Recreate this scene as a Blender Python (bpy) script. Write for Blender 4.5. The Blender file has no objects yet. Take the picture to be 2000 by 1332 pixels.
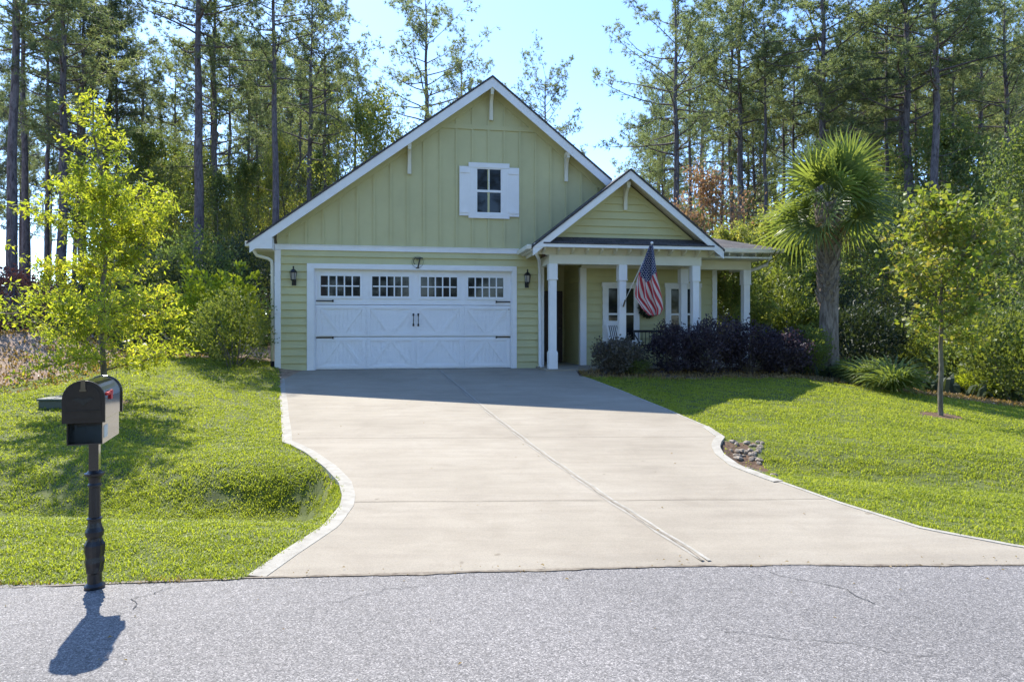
import bpy, math, random
import numpy as np
from mathutils import Vector, Matrix
random.seed(7)
PI = math.pi
S = bpy.context.scene
# ---------------------------------------------------------------- camera
cam = bpy.data.cameras.new("camera"); camo = bpy.data.objects.new("camera", cam)
S.collection.objects.link(camo); S.camera = camo
camo.location = (0, 0, 1.55); camo.rotation_euler = (PI/2, 0, 0)
cam.sensor_width = 36; cam.lens = 1300/2000*36; cam.shift_y = -28/2000
cam.clip_start = .05; cam.clip_end = 3000
# ---------------------------------------------------------------- sky, sun, exposure
TO_SUN = Vector((-.44, .73, 1.0)).normalized()
w = bpy.data.worlds.new("World"); S.world = w; w.use_nodes = True
nt = w.node_tree; bg = nt.nodes['Background']
sky = nt.nodes.new('ShaderNodeTexSky'); sky.sky_type = 'NISHITA'; sky.sun_disc = False
sky.sun_elevation = math.asin(TO_SUN.z); sky.sun_rotation = math.atan2(TO_SUN.x, TO_SUN.y)
sky.air_density = 1.0; sky.dust_density = .3; sky.ozone_density = 2.5
tint = nt.nodes.new('ShaderNodeMix'); tint.data_type = 'RGBA'; tint.blend_type = 'MULTIPLY'; tint.inputs[0].default_value = 1
tint.inputs[7].default_value = (.72, .84, 1.03, 1); nt.links.new(sky.outputs[0], tint.inputs[6]); nt.links.new(tint.outputs[2], bg.inputs[0]); bg.inputs[1].default_value = .14
sl = bpy.data.lights.new("sun", 'SUN'); sl.energy = 3.5; sl.angle = math.radians(.5); sl.color = (1, .94, .84)
so = bpy.data.objects.new("sun", sl); S.collection.objects.link(so)
so.rotation_euler = TO_SUN.to_track_quat('Z', 'Y').to_euler(); so.location = (-20, 30, 45)
S.view_settings.view_transform = 'Standard'; S.view_settings.look = 'None'
S.view_settings.exposure = 1.48; S.view_settings.gamma = 1
S.cycles.max_bounces = 8; S.cycles.transmission_bounces = 6; S.cycles.diffuse_bounces = 5

# ---------------------------------------------------------------- materials
def newmat(name):
    m = bpy.data.materials.new(name); m.use_nodes = True
    return m, m.node_tree, m.node_tree.nodes['Principled BSDF']
def N(nt, t, **k):
    n = nt.nodes.new(t)
    for a, b in k.items(): setattr(n, a, b)
    return n
def ramp(nt, fac, stops):
    r = N(nt, 'ShaderNodeValToRGB'); e = r.color_ramp.elements
    while len(e) < len(stops): e.new(.5)
    for i, (p, c) in enumerate(stops):
        e[i].position = p; e[i].color = (c[0], c[1], c[2], 1)
    nt.links.new(fac, r.inputs[0]); return r.outputs[0]
def noise(nt, scale, detail=4, rough=.55, vec=None, coord='Object', dist=0):
    n = N(nt, 'ShaderNodeTexNoise'); n.inputs['Scale'].default_value = scale
    n.inputs['Detail'].default_value = detail; n.inputs['Roughness'].default_value = rough
    n.inputs['Distortion'].default_value = dist
    if vec is None:
        tc = N(nt, 'ShaderNodeTexCoord'); vec = tc.outputs[coord]
    nt.links.new(vec, n.inputs['Vector']); return n.outputs[0]
def mapping(nt, scale, coord='Object'):
    tc = N(nt, 'ShaderNodeTexCoord'); mp = N(nt, 'ShaderNodeMapping')
    mp.inputs['Scale'].default_value = scale
    nt.links.new(tc.outputs[coord], mp.inputs[0]); return mp.outputs[0]
def mixc(nt, a, b, fac, mode='MIX'):
    m = N(nt, 'ShaderNodeMix', data_type='RGBA', blend_type=mode)
    for s, v in ((m.inputs[0], fac), (m.inputs[6], a), (m.inputs[7], b)):
        if isinstance(v, bpy.types.NodeSocket): nt.links.new(v, s)
        elif isinstance(v, (int, float)): s.default_value = v
        else: s.default_value = (*v, 1)
    return m.outputs[2]
def bump(nt, p, h, strength=.3, dist=.01):
    b = N(nt, 'ShaderNodeBump'); b.inputs['Strength'].default_value = strength
    b.inputs['Distance'].default_value = dist
    nt.links.new(h, b.inputs['Height']); nt.links.new(b.outputs[0], p.inputs['Normal'])
def painted(name, col, rough=.55, var=.12, scale=3, grain=None, spec=.4):
    m, nt, p = newmat(name)
    n = noise(nt, scale, 6, .65)
    lo = [c*(1-var) for c in col]; hi = [min(1, c*(1+var*.6)) for c in col]
    c = ramp(nt, n, [(.3, lo), (.7, hi)])
    nt.links.new(c, p.inputs['Base Color'])
    p.inputs['Roughness'].default_value = rough; p.inputs['Specular IOR Level'].default_value = spec
    h = noise(nt, 1, 5, .6, mapping(nt, grain or (40, 40, 40)))
    bump(nt, p, h, .15, .004)
    return m
M = {}
M['siding'] = painted('sage_siding', (.575, .54, .285), .6, .08, 1.3, (30, 30, 90))
M['board'] = painted('sage_board', (.56, .525, .28), .6, .09, 1.1, (60, 60, 3))
M['white'] = painted('white_paint', (.85, .84, .82), .5, .06, 2)
M['cream'] = painted('cream_paint', (.74, .71, .58), .5, .07, 2)
M['door_white'] = painted('door_white', (.84, .84, .84), .42, .04, 1.2)
M['black_metal'] = painted('black_metal', (.018, .018, .02), .35, .2, 30, spec=.5)
M['dark_wood'] = painted('dark_wood', (.06, .04, .035), .5, .25, 5, (4, 4, 40))
M['rubber'] = painted('black_rubber', (.015, .015, .015), .7)
M['red'] = painted('red_flag_paint', (.55, .03, .04), .4)
M['grey_plastic'] = painted('green_grey_plastic', (.10, .12, .11), .5)
M['label'] = painted('pale_label', (.62, .62, .55), .6)
M['brass'] = painted('old_brass', (.16, .12, .07), .4)
def m_shingle():
    m, nt, p = newmat('asphalt_shingle')
    b = N(nt, 'ShaderNodeTexBrick'); b.inputs['Scale'].default_value = 1
    b.inputs['Color1'].default_value = (.055, .052, .055, 1); b.inputs['Color2'].default_value = (.11, .10, .098, 1)
    b.inputs['Mortar'].default_value = (.02, .02, .02, 1); b.inputs['Mortar Size'].default_value = .008
    b.inputs['Brick Width'].default_value = .3; b.inputs['Row Height'].default_value = .14
    uv = N(nt, 'ShaderNodeTexCoord'); nt.links.new(uv.outputs['UV'], b.inputs['Vector'])
    n = noise(nt, 60, 3, .7)
    c = mixc(nt, b.outputs[0], ramp(nt, n, [(.35, (.4, .4, .4)), (.7, (1.5, 1.5, 1.5))]), .8, 'MULTIPLY')
    nt.links.new(c, p.inputs['Base Color']); p.inputs['Roughness'].default_value = .9
    bump(nt, p, b.outputs['Fac'], -.6, .01); return m
M['shingle'] = m_shingle()
def m_glass(name, col=(.012, .014, .016)):
    m, nt, p = newmat(name)
    p.inputs['Base Color'].default_value = (*col, 1); p.inputs['Roughness'].default_value = .04
    p.inputs['Specular IOR Level'].default_value = .38
    bump(nt, p, noise(nt, 2.2, 2, .5), .06, .02); return m
M['glass'] = m_glass('window_glass')
M['lamp_glass'] = m_glass('lantern_glass', (.35, .33, .28))
def m_concrete():
    m, nt, p = newmat('concrete')
    big = noise(nt, .45, 6, .6); c1 = ramp(nt, big, [(.3, (.245, .214, .163)), (.5, (.29, .256, .197)), (.72, (.33, .297, .236))])
    st = noise(nt, 1, 5, .65, mapping(nt, (1.1, 6, 1)))          # broom drag and tyre scuffs across the slab
    c2 = mixc(nt, c1, ramp(nt, st, [(.32, (.80, .78, .76)), (.6, (1.04, 1.03, 1.02))]), .55, 'MULTIPLY')
    sp = noise(nt, 95, 3, .7); c3 = mixc(nt, c2, ramp(nt, sp, [(.3, (.72, .72, .72)), (.62, (1.1, 1.1, 1.1))]), .6, 'MULTIPLY')
    pt = noise(nt, 1.6, 6, .7, dist=.8); c3 = mixc(nt, c3, ramp(nt, pt, [(.34, (.82, .80, .78)), (.5, (1, 1, 1)), (.66, (1.04, 1.04, 1.04))]), .45, 'MULTIPLY')
    sn = noise(nt, 7, 2, .5); c4 = mixc(nt, c3, ramp(nt, sn, [(.74, (1, 1, 1)), (.79, (.62, .58, .52))]), .8, 'MULTIPLY')
    nt.links.new(c4, p.inputs['Base Color']); p.inputs['Roughness'].default_value = .85
    bump(nt, p, noise(nt, 60, 5, .7), .25, .006); return m
M['concrete'] = m_concrete()
def m_simple_noise(name, stops, scale, rough=.9, bscale=60, bs=.4, detail=5, dist=.01, vec=None):
    m, nt, p = newmat(name)
    n = noise(nt, scale, detail, .65, mapping(nt, vec) if vec else None)
    nt.links.new(ramp(nt, n, stops), p.inputs['Base Color'])
    p.inputs['Roughness'].default_value = rough; p.inputs['Specular IOR Level'].default_value = .25
    bump(nt, p, noise(nt, bscale, 4, .7), bs, dist); return m
M['edge_conc'] = m_simple_noise('pale_edge_concrete', [(.25, (.25, .232, .195)), (.5, (.335, .315, .265)), (.8, (.41, .39, .34))], 9)
M['joint'] = m_simple_noise('joint_dirt', [(.3, (.10, .08, .06)), (.7, (.30, .26, .2))], 12)
def m_asphalt():
    m, nt, p = newmat('asphalt')
    big = noise(nt, .5, 5, .6); c = ramp(nt, big, [(.3, (.150, .142, .134)), (.7, (.205, .194, .184))])
    v = N(nt, 'ShaderNodeTexVoronoi'); v.inputs['Scale'].default_value = 180
    tc = N(nt, 'ShaderNodeTexCoord'); nt.links.new(tc.outputs['Object'], v.inputs['Vector'])
    sx = N(nt, 'ShaderNodeSeparateColor'); nt.links.new(v.outputs['Color'], sx.inputs[0])
    c = mixc(nt, c, ramp(nt, sx.outputs[0], [(.0, (.32, .32, .33)), (.5, (.9, .9, .9)), (.8, (1.2, 1.2, 1.2)), (1, (2.1, 2.08, 2.05))]), .95, 'MULTIPLY')
    m2 = noise(nt, 22, 3, .7); c = mixc(nt, c, ramp(nt, m2, [(.3, (.8, .8, .8)), (.7, (1.2, 1.2, 1.2))]), .7, 'MULTIPLY')
    nt.links.new(c, p.inputs['Base Color']); p.inputs['Roughness'].default_value = .8
    bump(nt, p, v.outputs['Distance'], .45, .005); return m
M['asphalt'] = m_asphalt()
M['crack'] = m_simple_noise('crack', [(.3, (.05, .05, .05)), (.7, (.09, .09, .09))], 20)
M['soil_lawn'] = m_simple_noise('lawn_soil', [(.3, (.055, .07, .02)), (.55, (.10, .12, .03)), (.75, (.15, .155, .05))], 5)
M['straw'] = m_simple_noise('pine_straw', [(.25, (.16, .10, .065)), (.45, (.32, .22, .15)), (.6, (.42, .31, .22)), (.8, (.48, .40, .28))], 3.5, bscale=14, bs=.9, dist=.05, detail=9)
M['mulch'] = m_simple_noise('brown_mulch', [(.3, (.06, .035, .022)), (.7, (.20, .13, .08))], 16, bscale=30, bs=.9, dist=.03)
def m_bark(name, a, b):
    m, nt, p = newmat(name)
    n = noise(nt, 1, 5, .7, mapping(nt, (14, 14, 3.2)), dist=.6)
    nt.links.new(ramp(nt, n, [(.32, a), (.66, b)]), p.inputs['Base Color'])
    p.inputs['Roughness'].default_value = .95; p.inputs['Specular IOR Level'].default_value = .1
    bump(nt, p, n, .9, .04); return m
M['pine_bark'] = m_bark('pine_bark', (.055, .045, .047), (.22, .19, .19))
M['bark'] = m_bark('smooth_bark', (.10, .085, .06), (.27, .24, .18))
M['pale_bark'] = m_bark('pale_bark', (.26, .23, .18), (.50, .46, .38))
M['palm_bark'] = m_bark('palm_bark', (.10, .075, .055), (.36, .30, .24))
def m_leaf(name, cols, trans=.45, rough=.5, tcol=None, big=.35):
    m, nt, p = newmat(name)
    g = N(nt, 'ShaderNodeNewGeometry'); oi = N(nt, 'ShaderNodeObjectInfo')
    nb = noise(nt, big, 2, .5)
    a = N(nt, 'ShaderNodeMath', operation='MULTIPLY_ADD'); nt.links.new(g.outputs['Random Per Island'], a.inputs[0]); a.inputs[1].default_value = .55
    b = N(nt, 'ShaderNodeMath', operation='MULTIPLY_ADD'); nt.links.new(nb, b.inputs[0]); b.inputs[1].default_value = .7; b.inputs[2].default_value = -.18
    nt.links.new(b.outputs[0], a.inputs[2])
    d = N(nt, 'ShaderNodeMath', operation='MULTIPLY_ADD'); nt.links.new(oi.outputs['Random'], d.inputs[0]); d.inputs[1].default_value = .18; d.inputs[2].default_value = -.09
    e = N(nt, 'ShaderNodeMath', operation='ADD'); nt.links.new(a.outputs[0], e.inputs[0]); nt.links.new(d.outputs[0], e.inputs[1])
    k = len(cols); col = ramp(nt, e.outputs[0], [(i/(k-1), c) for i, c in enumerate(cols)])
    nt.links.new(col, p.inputs['Base Color']); p.inputs['Roughness'].default_value = rough
    p.inputs['Specular IOR Level'].default_value = .35
    t = N(nt, 'ShaderNodeBsdfTranslucent')
    tc = mixc(nt, col, tcol or (2.2, 2.0, .7), .85, 'MULTIPLY'); nt.links.new(tc, t.inputs[0])
    mx = N(nt, 'ShaderNodeMixShader'); mx.inputs[0].default_value = trans
    nt.links.new(p.outputs[0], mx.inputs[1]); nt.links.new(t.outputs[0], mx.inputs[2])
    nt.links.new(mx.outputs[0], nt.nodes['Material Output'].inputs[0]); return m
M['needle'] = m_leaf('pine_needles', [(.06, .085, .05), (.125, .155, .085), (.21, .235, .12), (.30, .28, .14)], .5, .55, (1.9, 2.0, 1.1))
M['needle_dark'] = m_leaf('dark_needles', [(.06, .08, .06), (.10, .125, .08), (.17, .19, .11)], .5, .55, (1.7, 1.7, 1.1))
M['oak'] = m_leaf('young_tree_leaf', [(.13, .18, .03), (.22, .28, .04), (.33, .37, .06), (.45, .33, .08)], .55)
M['broad'] = m_leaf('woodland_leaf', [(.045, .08, .035), (.09, .135, .055), (.15, .20, .075), (.25, .28, .11)], .45)
M['broad_y'] = m_leaf('yellowing_leaf', [(.08, .12, .04), (.15, .20, .06), (.27, .30, .10), (.40, .33, .15)], .5)
M['maple'] = m_leaf('maple_leaf', [(.07, .11, .025), (.13, .18, .035), (.22, .25, .06), (.36, .24, .12)], .45)
M['autumn'] = m_leaf('autumn_leaf', [(.14, .14, .06), (.26, .19, .10), (.36, .20, .13), (.40, .28, .16)], .4, tcol=(1.5, 1.3, .9))
M['shrub_y'] = m_leaf('lime_shrub_leaf', [(.14, .18, .025), (.23, .29, .035), (.34, .40, .05)], .55)
M['shrub_g'] = m_leaf('green_shrub_leaf', [(.12, .17, .035), (.21, .26, .05), (.32, .35, .08)], .5)
M['shrub_d'] = m_leaf('dark_shrub_leaf', [(.02, .035, .018), (.04, .06, .03), (.07, .09, .045)], .25)  # dark evergreens, and the shade painted into gaps of the woods
M['shrub_m'] = m_leaf('mixed_shrub_leaf', [(.07, .10, .03), (.13, .17, .045), (.23, .26, .08)], .42)
M['loro'] = m_leaf('purple_shrub_leaf', [(.022, .018, .026), (.05, .038, .05), (.09, .07, .08), (.18, .16, .14)], .25, tcol=(1.5, 1.0, 1.2))  # palest stop paints highlights onto scattered leaves
M['loro_g'] = m_leaf('grey_shrub_leaf', [(.045, .05, .05), (.09, .085, .08), (.15, .13, .11), (.20, .20, .15)], .3)
M['red_shrub'] = m_leaf('red_shrub_leaf', [(.035, .020, .022), (.06, .034, .034), (.10, .06, .05)], .25, tcol=(1.4, 1, 1))
M['palm'] = m_leaf('palm_leaf', [(.08, .12, .045), (.15, .20, .07), (.25, .29, .11)], .48, .35)
M['grass'] = m_leaf('grass_blade', [(.13, .17, .03), (.25, .29, .045), (.33, .36, .06), (.41, .40, .12)], .5, .5, (1.65, 1.7, .65), big=1.1)
M['weed'] = m_leaf('dry_weed', [(.16, .13, .05), (.28, .20, .09), (.38, .26, .14)], .3)
M['stone'] = m_simple_noise('rock', [(.3, (.16, .125, .09)), (.7, (.40, .35, .28))], 6)
# the flag: stripes follow u (across the cloth) and v (down the cloth)
def m_flag():
    m, nt, p = newmat('flag_cloth')
    tc = N(nt, 'ShaderNodeTexCoord'); sp = N(nt, 'ShaderNodeSeparateXYZ'); nt.links.new(tc.outputs['UV'], sp.inputs[0])
    def math_(op, a, b=None, c=None):
        n = N(nt, 'ShaderNodeMath', operation=op)
        for i, v in enumerate((a, b, c)):
            if v is None: continue
            if isinstance(v, bpy.types.NodeSocket): nt.links.new(v, n.inputs[i])
            else: n.inputs[i].default_value = v
        return n.outputs[0]
    u, v = sp.outputs[0], sp.outputs[1]
    ph = math_('FRACT', math_('MULTIPLY', math_('SUBTRACT', math_('ADD', u, 1), math_('MULTIPLY', v, .55)), 6.5))
    red = math_('LESS_THAN', ph, .5)
    stripes = mixc(nt, (.85, .78, .74), (.62, .06, .075), red)
    du = math_('FRACT', math_('MULTIPLY', u, 12)); row = math_('FLOOR', math_('MULTIPLY', v, 40))
    par = math_('MULTIPLY', math_('MODULO', row, 2.0), .5)
    du2 = math_('FRACT', math_('ADD', math_('MULTIPLY', u, 12), par)); dv = math_('FRACT', math_('MULTIPLY', v, 40))
    d = math_('ADD', math_('POWER', math_('ABSOLUTE', math_('SUBTRACT', du2, .5)), 2.0), math_('POWER', math_('ABSOLUTE', math_('SUBTRACT', dv, .5)), 2.0))
    star = math_('LESS_THAN', d, .06)
    canton = mixc(nt, (.03, .05, .16), (.85, .85, .88), star)
    lim = math_('SUBTRACT', .545, math_('MULTIPLY', math_('ABSOLUTE', math_('SUBTRACT', u, .5)), .32))
    isc = math_('LESS_THAN', v, lim)
    col = mixc(nt, stripes, canton, isc); nt.links.new(col, p.inputs['Base Color'])
    p.inputs['Roughness'].default_value = .8
    t = N(nt, 'ShaderNodeBsdfTranslucent'); nt.links.new(col, t.inputs[0])
    mx = N(nt, 'ShaderNodeMixShader'); mx.inputs[0].default_value = .45
    nt.links.new(p.outputs[0], mx.inputs[1]); nt.links.new(t.outputs[0], mx.inputs[2])
    nt.links.new(mx.outputs[0], nt.nodes['Material Output'].inputs[0]); return m
M['flag'] = m_flag()

# ---------------------------------------------------------------- building helpers
def link(o): S.collection.objects.link(o); return o
def tag(o, label=None, cat=None, group=None, kind=None):
    if label: o['label'] = label
    if cat: o['category'] = cat
    if group: o['group'] = group
    if kind: o['kind'] = kind
    return o
def empty(name, loc, rz=0, label=None, cat=None, group=None):
    o = bpy.data.objects.new(name, None); link(o); o.location = loc; o.rotation_euler = (0, 0, rz)
    o.empty_display_size = .2
    return tag(o, label, cat, group)
class MB:
    def __init__(s): s.v = []; s.f = []; s.uv = None
    def quad(s, a, b, c, d):
        i = len(s.v); s.v += [a, b, c, d]; s.f.append((i, i+1, i+2, i+3)); return s
    def tri(s, a, b, c):
        i = len(s.v); s.v += [a, b, c]; s.f.append((i, i+1, i+2)); return s
    def box(s, x0, x1, y0, y1, z0, z1):
        i = len(s.v)
        s.v += [(x0, y0, z0), (x1, y0, z0), (x1, y1, z0), (x0, y1, z0), (x0, y0, z1), (x1, y0, z1), (x1, y1, z1), (x0, y1, z1)]
        for f in ((0, 3, 2, 1), (4, 5, 6, 7), (0, 1, 5, 4), (1, 2, 6, 5), (2, 3, 7, 6), (3, 0, 4, 7)): s.f.append(tuple(i+k for k in f))
        return s
    def prism(s, poly, y0, y1):      # polygon in x,z pushed through y
        n = len(poly); i = len(s.v)
        s.v += [(x, y0, z) for x, z in poly] + [(x, y1, z) for x, z in poly]
        s.f.append(tuple(i+k for k in range(n))); s.f.append(tuple(i+n+k for k in reversed(range(n))))
        for k in range(n): s.f.append((i+k, i+n+k, i+n+(k+1) % n, i+(k+1) % n))
        return s
    def prism_x(s, poly, x0, x1):    # polygon in y,z pushed through x
        n = len(poly); i = len(s.v)
        s.v += [(x0, y, z) for y, z in poly] + [(x1, y, z) for y, z in poly]
        s.f.append(tuple(i+k for k in range(n))); s.f.append(tuple(i+n+k for k in reversed(range(n))))
        for k in range(n): s.f.append((i+k, i+n+k, i+n+(k+1) % n, i+(k+1) % n))
        return s
    def tube(s, pts, rad, n=8, cap=True):
        pts = [Vector(p) for p in pts]
        if not hasattr(rad, '__len__'): rad = [rad]*len(pts)
        up = Vector((0, 0, 1)); i0 = len(s.v)
        for k, p in enumerate(pts):
            t = (pts[min(k+1, len(pts)-1)]-pts[max(k-1, 0)]).normalized()
            if abs(t.z) > .95: r = Vector((1, 0, 0)).cross(t)
            else: r = up.cross(t)
            r.normalize(); q = t.cross(r)
            for j in range(n):
                a = 2*PI*j/n; s.v.append(tuple(p+(r*math.cos(a)+q*math.sin(a))*rad[k]))
        for k in range(len(pts)-1):
            for j in range(n):
                a = i0+k*n+j; b = i0+k*n+(j+1) % n; s.f.append((a, b, b+n, a+n))
        if cap:
            s.f.append(tuple(i0+j for j in reversed(range(n)))); s.f.append(tuple(i0+(len(pts)-1)*n+j for j in range(n)))
        return s
    def lathe(s, prof, n=20, c=(0, 0, 0), flute=0, nfl=10):
        i0 = len(s.v)
        for r, z in prof:
            for j in range(n):
                a = 2*PI*j/n; s.v.append((c[0]+r*math.cos(a), c[1]+r*math.sin(a), c[2]+z))
        for k in range(len(prof)-1):
            for j in range(n):
                a = i0+k*n+j; b = i0+k*n+(j+1) % n; s.f.append((a, b, b+n, a+n))
        s.f.append(tuple(i0+j for j in reversed(range(n)))); s.f.append(tuple(i0+(len(prof)-1)*n+j for j in range(n)))
        return s
    def build(s, name, mat, parent=None, smooth=False, bevel=0):
        me = bpy.data.meshes.new(name); me.from_pydata([tuple(v) for v in s.v], [], s.f)
        if smooth: me.polygons.foreach_set('use_smooth', [True]*len(me.polygons))
        me.materials.append(mat); me.update()
        o = link(bpy.data.objects.new(name, me)); o.parent = parent
        if bevel:
            b = o.modifiers.new('b', 'BEVEL'); b.width = bevel; b.segments = 2; b.limit_method = 'ANGLE'
        return o
def npmesh(name, V, T, mat, parent=None, nper=3):
    me = bpy.data.meshes.new(name); V = np.asarray(V, dtype=np.float32).reshape(-1, 3); T = np.asarray(T, dtype=np.int32).reshape(-1, nper)
    me.vertices.add(len(V)); me.vertices.foreach_set('co', V.ravel())
    me.loops.add(T.size); me.loops.foreach_set('vertex_index', T.ravel())
    me.polygons.add(len(T)); me.polygons.foreach_set('loop_start', np.arange(0, T.size, nper, dtype=np.int32))
    me.polygons.foreach_set('loop_total', np.full(len(T), nper, dtype=np.int32))
    me.polygons.foreach_set('use_smooth', np.zeros(len(T), dtype=bool)); me.update(calc_edges=True); me.materials.append(mat)
    o = link(bpy.data.objects.new(name, me)); o.parent = parent; return o

# ---------------------------------------------------------------- ground shape
def sst(t): t = np.clip(t, 0, 1); return t*t*(3-2*t)
DL = [(4.12, -1.62), (4.56, -1.54), (5.15, -1.43), (5.73, -1.45), (6.07, -1.52), (6.57, -1.68), (7.28, -2.02), (8.16, -2.51), (8.58, -2.81), (8.81, -3.01), (10.98, -3.78), (13.32, -4.63), (15.27, -5.34), (16.1, -5.66), (17.5, -5.66)]
DR = [(4.33, 4.1), (4.64, 3.57), (5.08, 3.13), (5.81, 2.86), (6.79, 2.61), (7.36, 2.49), (8.0, 2.52), (8.45, 2.61), (8.78, 2.73), (9.12, 2.89), (9.91, 2.90), (11.45, 2.64), (13.32, 2.2), (14.78, 1.76), (15.27, 1.55), (17.5, 1.5)]
def xl(y): return np.interp(y, [a for a, b in DL], [b for a, b in DL])
def xr(y): return np.interp(y, [a for a, b in DR], [b for a, b in DR])
def zd(y): return .48*np.clip((y-8)/8, 0, 1)**1.6
def vn(x, y, s, seed=0):       # cheap value-noise of sines
    r = np.random.RandomState(seed); t = 0
    for i in range(6):
        a = r.uniform(0, 2*PI); f = s*r.uniform(.6, 1.7); t = t+np.sin((x*math.cos(a)+y*math.sin(a))*f+r.uniform(0, 6.28))
    return t/6
def gz(x, y):
    x = np.asarray(x, dtype=float); y = np.asarray(y, dtype=float)
    z = zd(y)
    dl = xl(y)-x; dr = x-xr(y)
    z = z+.25*sst((-x-4)/4)*(y > 2)*sst((y-6)/5)
    z = z+np.clip((-8.8-x)*.55, 0, .85)*sst((y-5)/5)
    z = z-.10*np.clip(x-6.3, 0, 9)*sst((y-7)/4)-.12*np.clip(x-9, 0, 14)*sst((y-14)/3)
    z = z-.34*np.exp(-((y-6.55)/.8)**2)*sst(dl/.35)*sst((14+x)/6)
    yc = 8.1-.42*np.clip(x-2.6, 0, 4)
    hol = 1/(1+np.exp(-np.clip((7.15+.08*np.sin(x*3)-y)/.10, -30, 30)))*np.exp(-np.clip(7.15-y, 0, 9)/.6)
    z = z-.26*hol*sst(dl/.12)*sst((3.9+x)/1.2)*(x < 0)
    z = z-.22*np.exp(-((y-yc)/.75)**2)*sst(dr/.25)*sst((12-x)/5)*(y > 4)
    off = np.maximum(dl, dr)
    lump = .022*vn(x, y, 3.1, 1)+.03*vn(x, y, 1.1, 2)+.012*vn(x, y, 8, 3)
    z = z+lump*sst(off/.5)*sst((y-4.4)/.5)
    z = z-.03*(off < 0)*(y < 17)*(y > 4.0)
    # road crown side: ground sits just under the asphalt sheet
    z = np.where(y < 4.0, -.03, z)
    return z
def gzs(x, y): return float(gz(x, y))
xs = np.concatenate([np.linspace(-900, -40, 12), np.linspace(-36, -15, 18), np.arange(-14.5, 14.6, .125), np.linspace(15, 40, 26), np.linspace(50, 900, 12)])
ys = np.concatenate([np.linspace(-600, -10, 10), np.linspace(-8, 3.6, 8), np.arange(3.7, 19, .125), np.linspace(19.5, 60, 40), np.linspace(70, 1200, 14)])
X, Y = np.meshgrid(xs, ys); Z = gz(X, Y)
nx, ny = len(xs), len(ys)
idx = np.arange(nx*ny).reshape(ny, nx)
Q = np.stack([idx[:-1, :-1], idx[:-1, 1:], idx[1:, 1:], idx[1:, :-1]], -1).reshape(-1, 4)
ground = npmesh('ground', np.stack([X, Y, Z], -1), Q, M['straw'], nper=4)
ground.data.materials.append(M['soil_lawn']); ground.data.materials.append(M['mulch'])
def lawn_far(x):  # far edge of the lawn
    return np.interp(x, [-12, -9, -8.6, -5.7, 1.5, 1.9, 6.5, 7.6, 8.6, 9.15, 10.4, 12, 16], [13.2, 15, 17.6, 17.6, 15.3, 15.25, 15.1, 14.8, 14.5, 14.4, 14.2, 13.8, 13.0])
def is_lawn(x, y):
    wob = .12*vn(x, y, 4, 5)
    left = (x < xl(y)) & (x > -9.0-.9*sst((12-y)/4)+wob) & (y < 17.5)
    right = (x > xr(y)) & (y < lawn_far(x)+wob)
    return (y > 4.0+.03*x) & (left | right) | (y < -3)
cx = (X[:-1, :-1]+X[1:, 1:])/2; cy = (Y[:-1, :-1]+Y[1:, 1:])/2
mi = np.zeros(cx.shape, dtype=np.int32); mi[is_lawn(cx, cy)] = 1
bed = (cx > 1.4) & (cx < 9.5) & (cy > lawn_far(cx)) & (cy < lawn_far(cx)+2.5); mi[bed & (mi == 0)] = 2
rk_ = (cx > xr(cy)) & (cx < xr(cy)+.50+.1*np.sin(cy*7)) & (cy > 7.25) & (cy < 8.95); mi[rk_] = 2
ring = (np.hypot(cx-7.38, cy-11.45) < .34) | (np.hypot(cx+6.72, cy-11.0) < .4); mi[ring] = 2
ground.data.polygons.foreach_set('material_index', mi.ravel())
ground.data.polygons.foreach_set('use_smooth', np.ones(len(Q), dtype=bool))
tag(ground, kind='structure')

# road: one asphalt sheet, its far edge slightly ragged
V = []; T = []
rx = np.concatenate([np.linspace(-400, -12, 14), np.arange(-11.5, 11.6, .12), np.linspace(12, 400, 14)])
def road_edge(x): return np.interp(x, [-400, -3, -1.6, 1.3, 4.2, 400], [3.9, 3.96, 4.12, 4.335, 4.34, 4.4])
for i, x in enumerate(rx):
    e = float(road_edge(x)+.012*vn(x, 0, 9, 11)+.008*vn(x, 0, 31, 12))
    V += [(x, -3.2, .03), (x, .6, .10), (x, 2.2, .092), (x, 3.1, .045), (x, e-.12, .003), (x, e, .0), (x, e+.06, -.004)]
for i in range(len(rx)-1):
    for k in range(6): a = i*7+k; T.append((a, a+7, a+8, a+1))
road = npmesh('road', V, [(a, b, c, d) for a, b, c, d in T], M['asphalt'], nper=4); tag(road, kind='structure')
rnd = random.Random(3)
def rz_(y, x=0): t = road_edge(x)-.12; y = np.asarray(y, dtype=float); return np.where(y < 3.1, np.interp(y, [.6, 2.2, 3.1], [.10, .092, .045]), .045-.042*np.clip((y-3.1)/(t-3.1), 0, 1))
def crack(parent, pts, wdt, z, mat, name):
    m = MB()
    for (x0, y0), (x1, y1) in zip(pts[:-1], pts[1:]):
        d = Vector((x1-x0, y1-y0, 0)); n = Vector((-d.y, d.x, 0)).normalized()*wdt*rnd.uniform(.4, 1)
        za, zb = z+float(rz_(y0, x0)), z+float(rz_(y1, x1))
        m.quad((x0-n.x, y0-n.y, za), (x1-n.x*.6, y1-n.y*.6, zb), (x1+n.x*.6, y1+n.y*.6, zb), (x0+n.x, y0+n.y, za))
    return m.build(name, mat, parent)
p = [(-2.02, 3.95)]
for i in range(9): p.append((p[-1][0]+rnd.uniform(-.06, .05), p[-1][1]-rnd.uniform(.02, .06)))
crack(road, p, .004, .004, M['crack'], 'crack')
p = [(1.62, 4.2)]
for i in range(9): p.append((p[-1][0]+rnd.uniform(-.02, .09), p[-1][1]-rnd.uniform(.03, .08)))
crack(road, p, .004, .004, M['crack'], 'crack')

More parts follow.
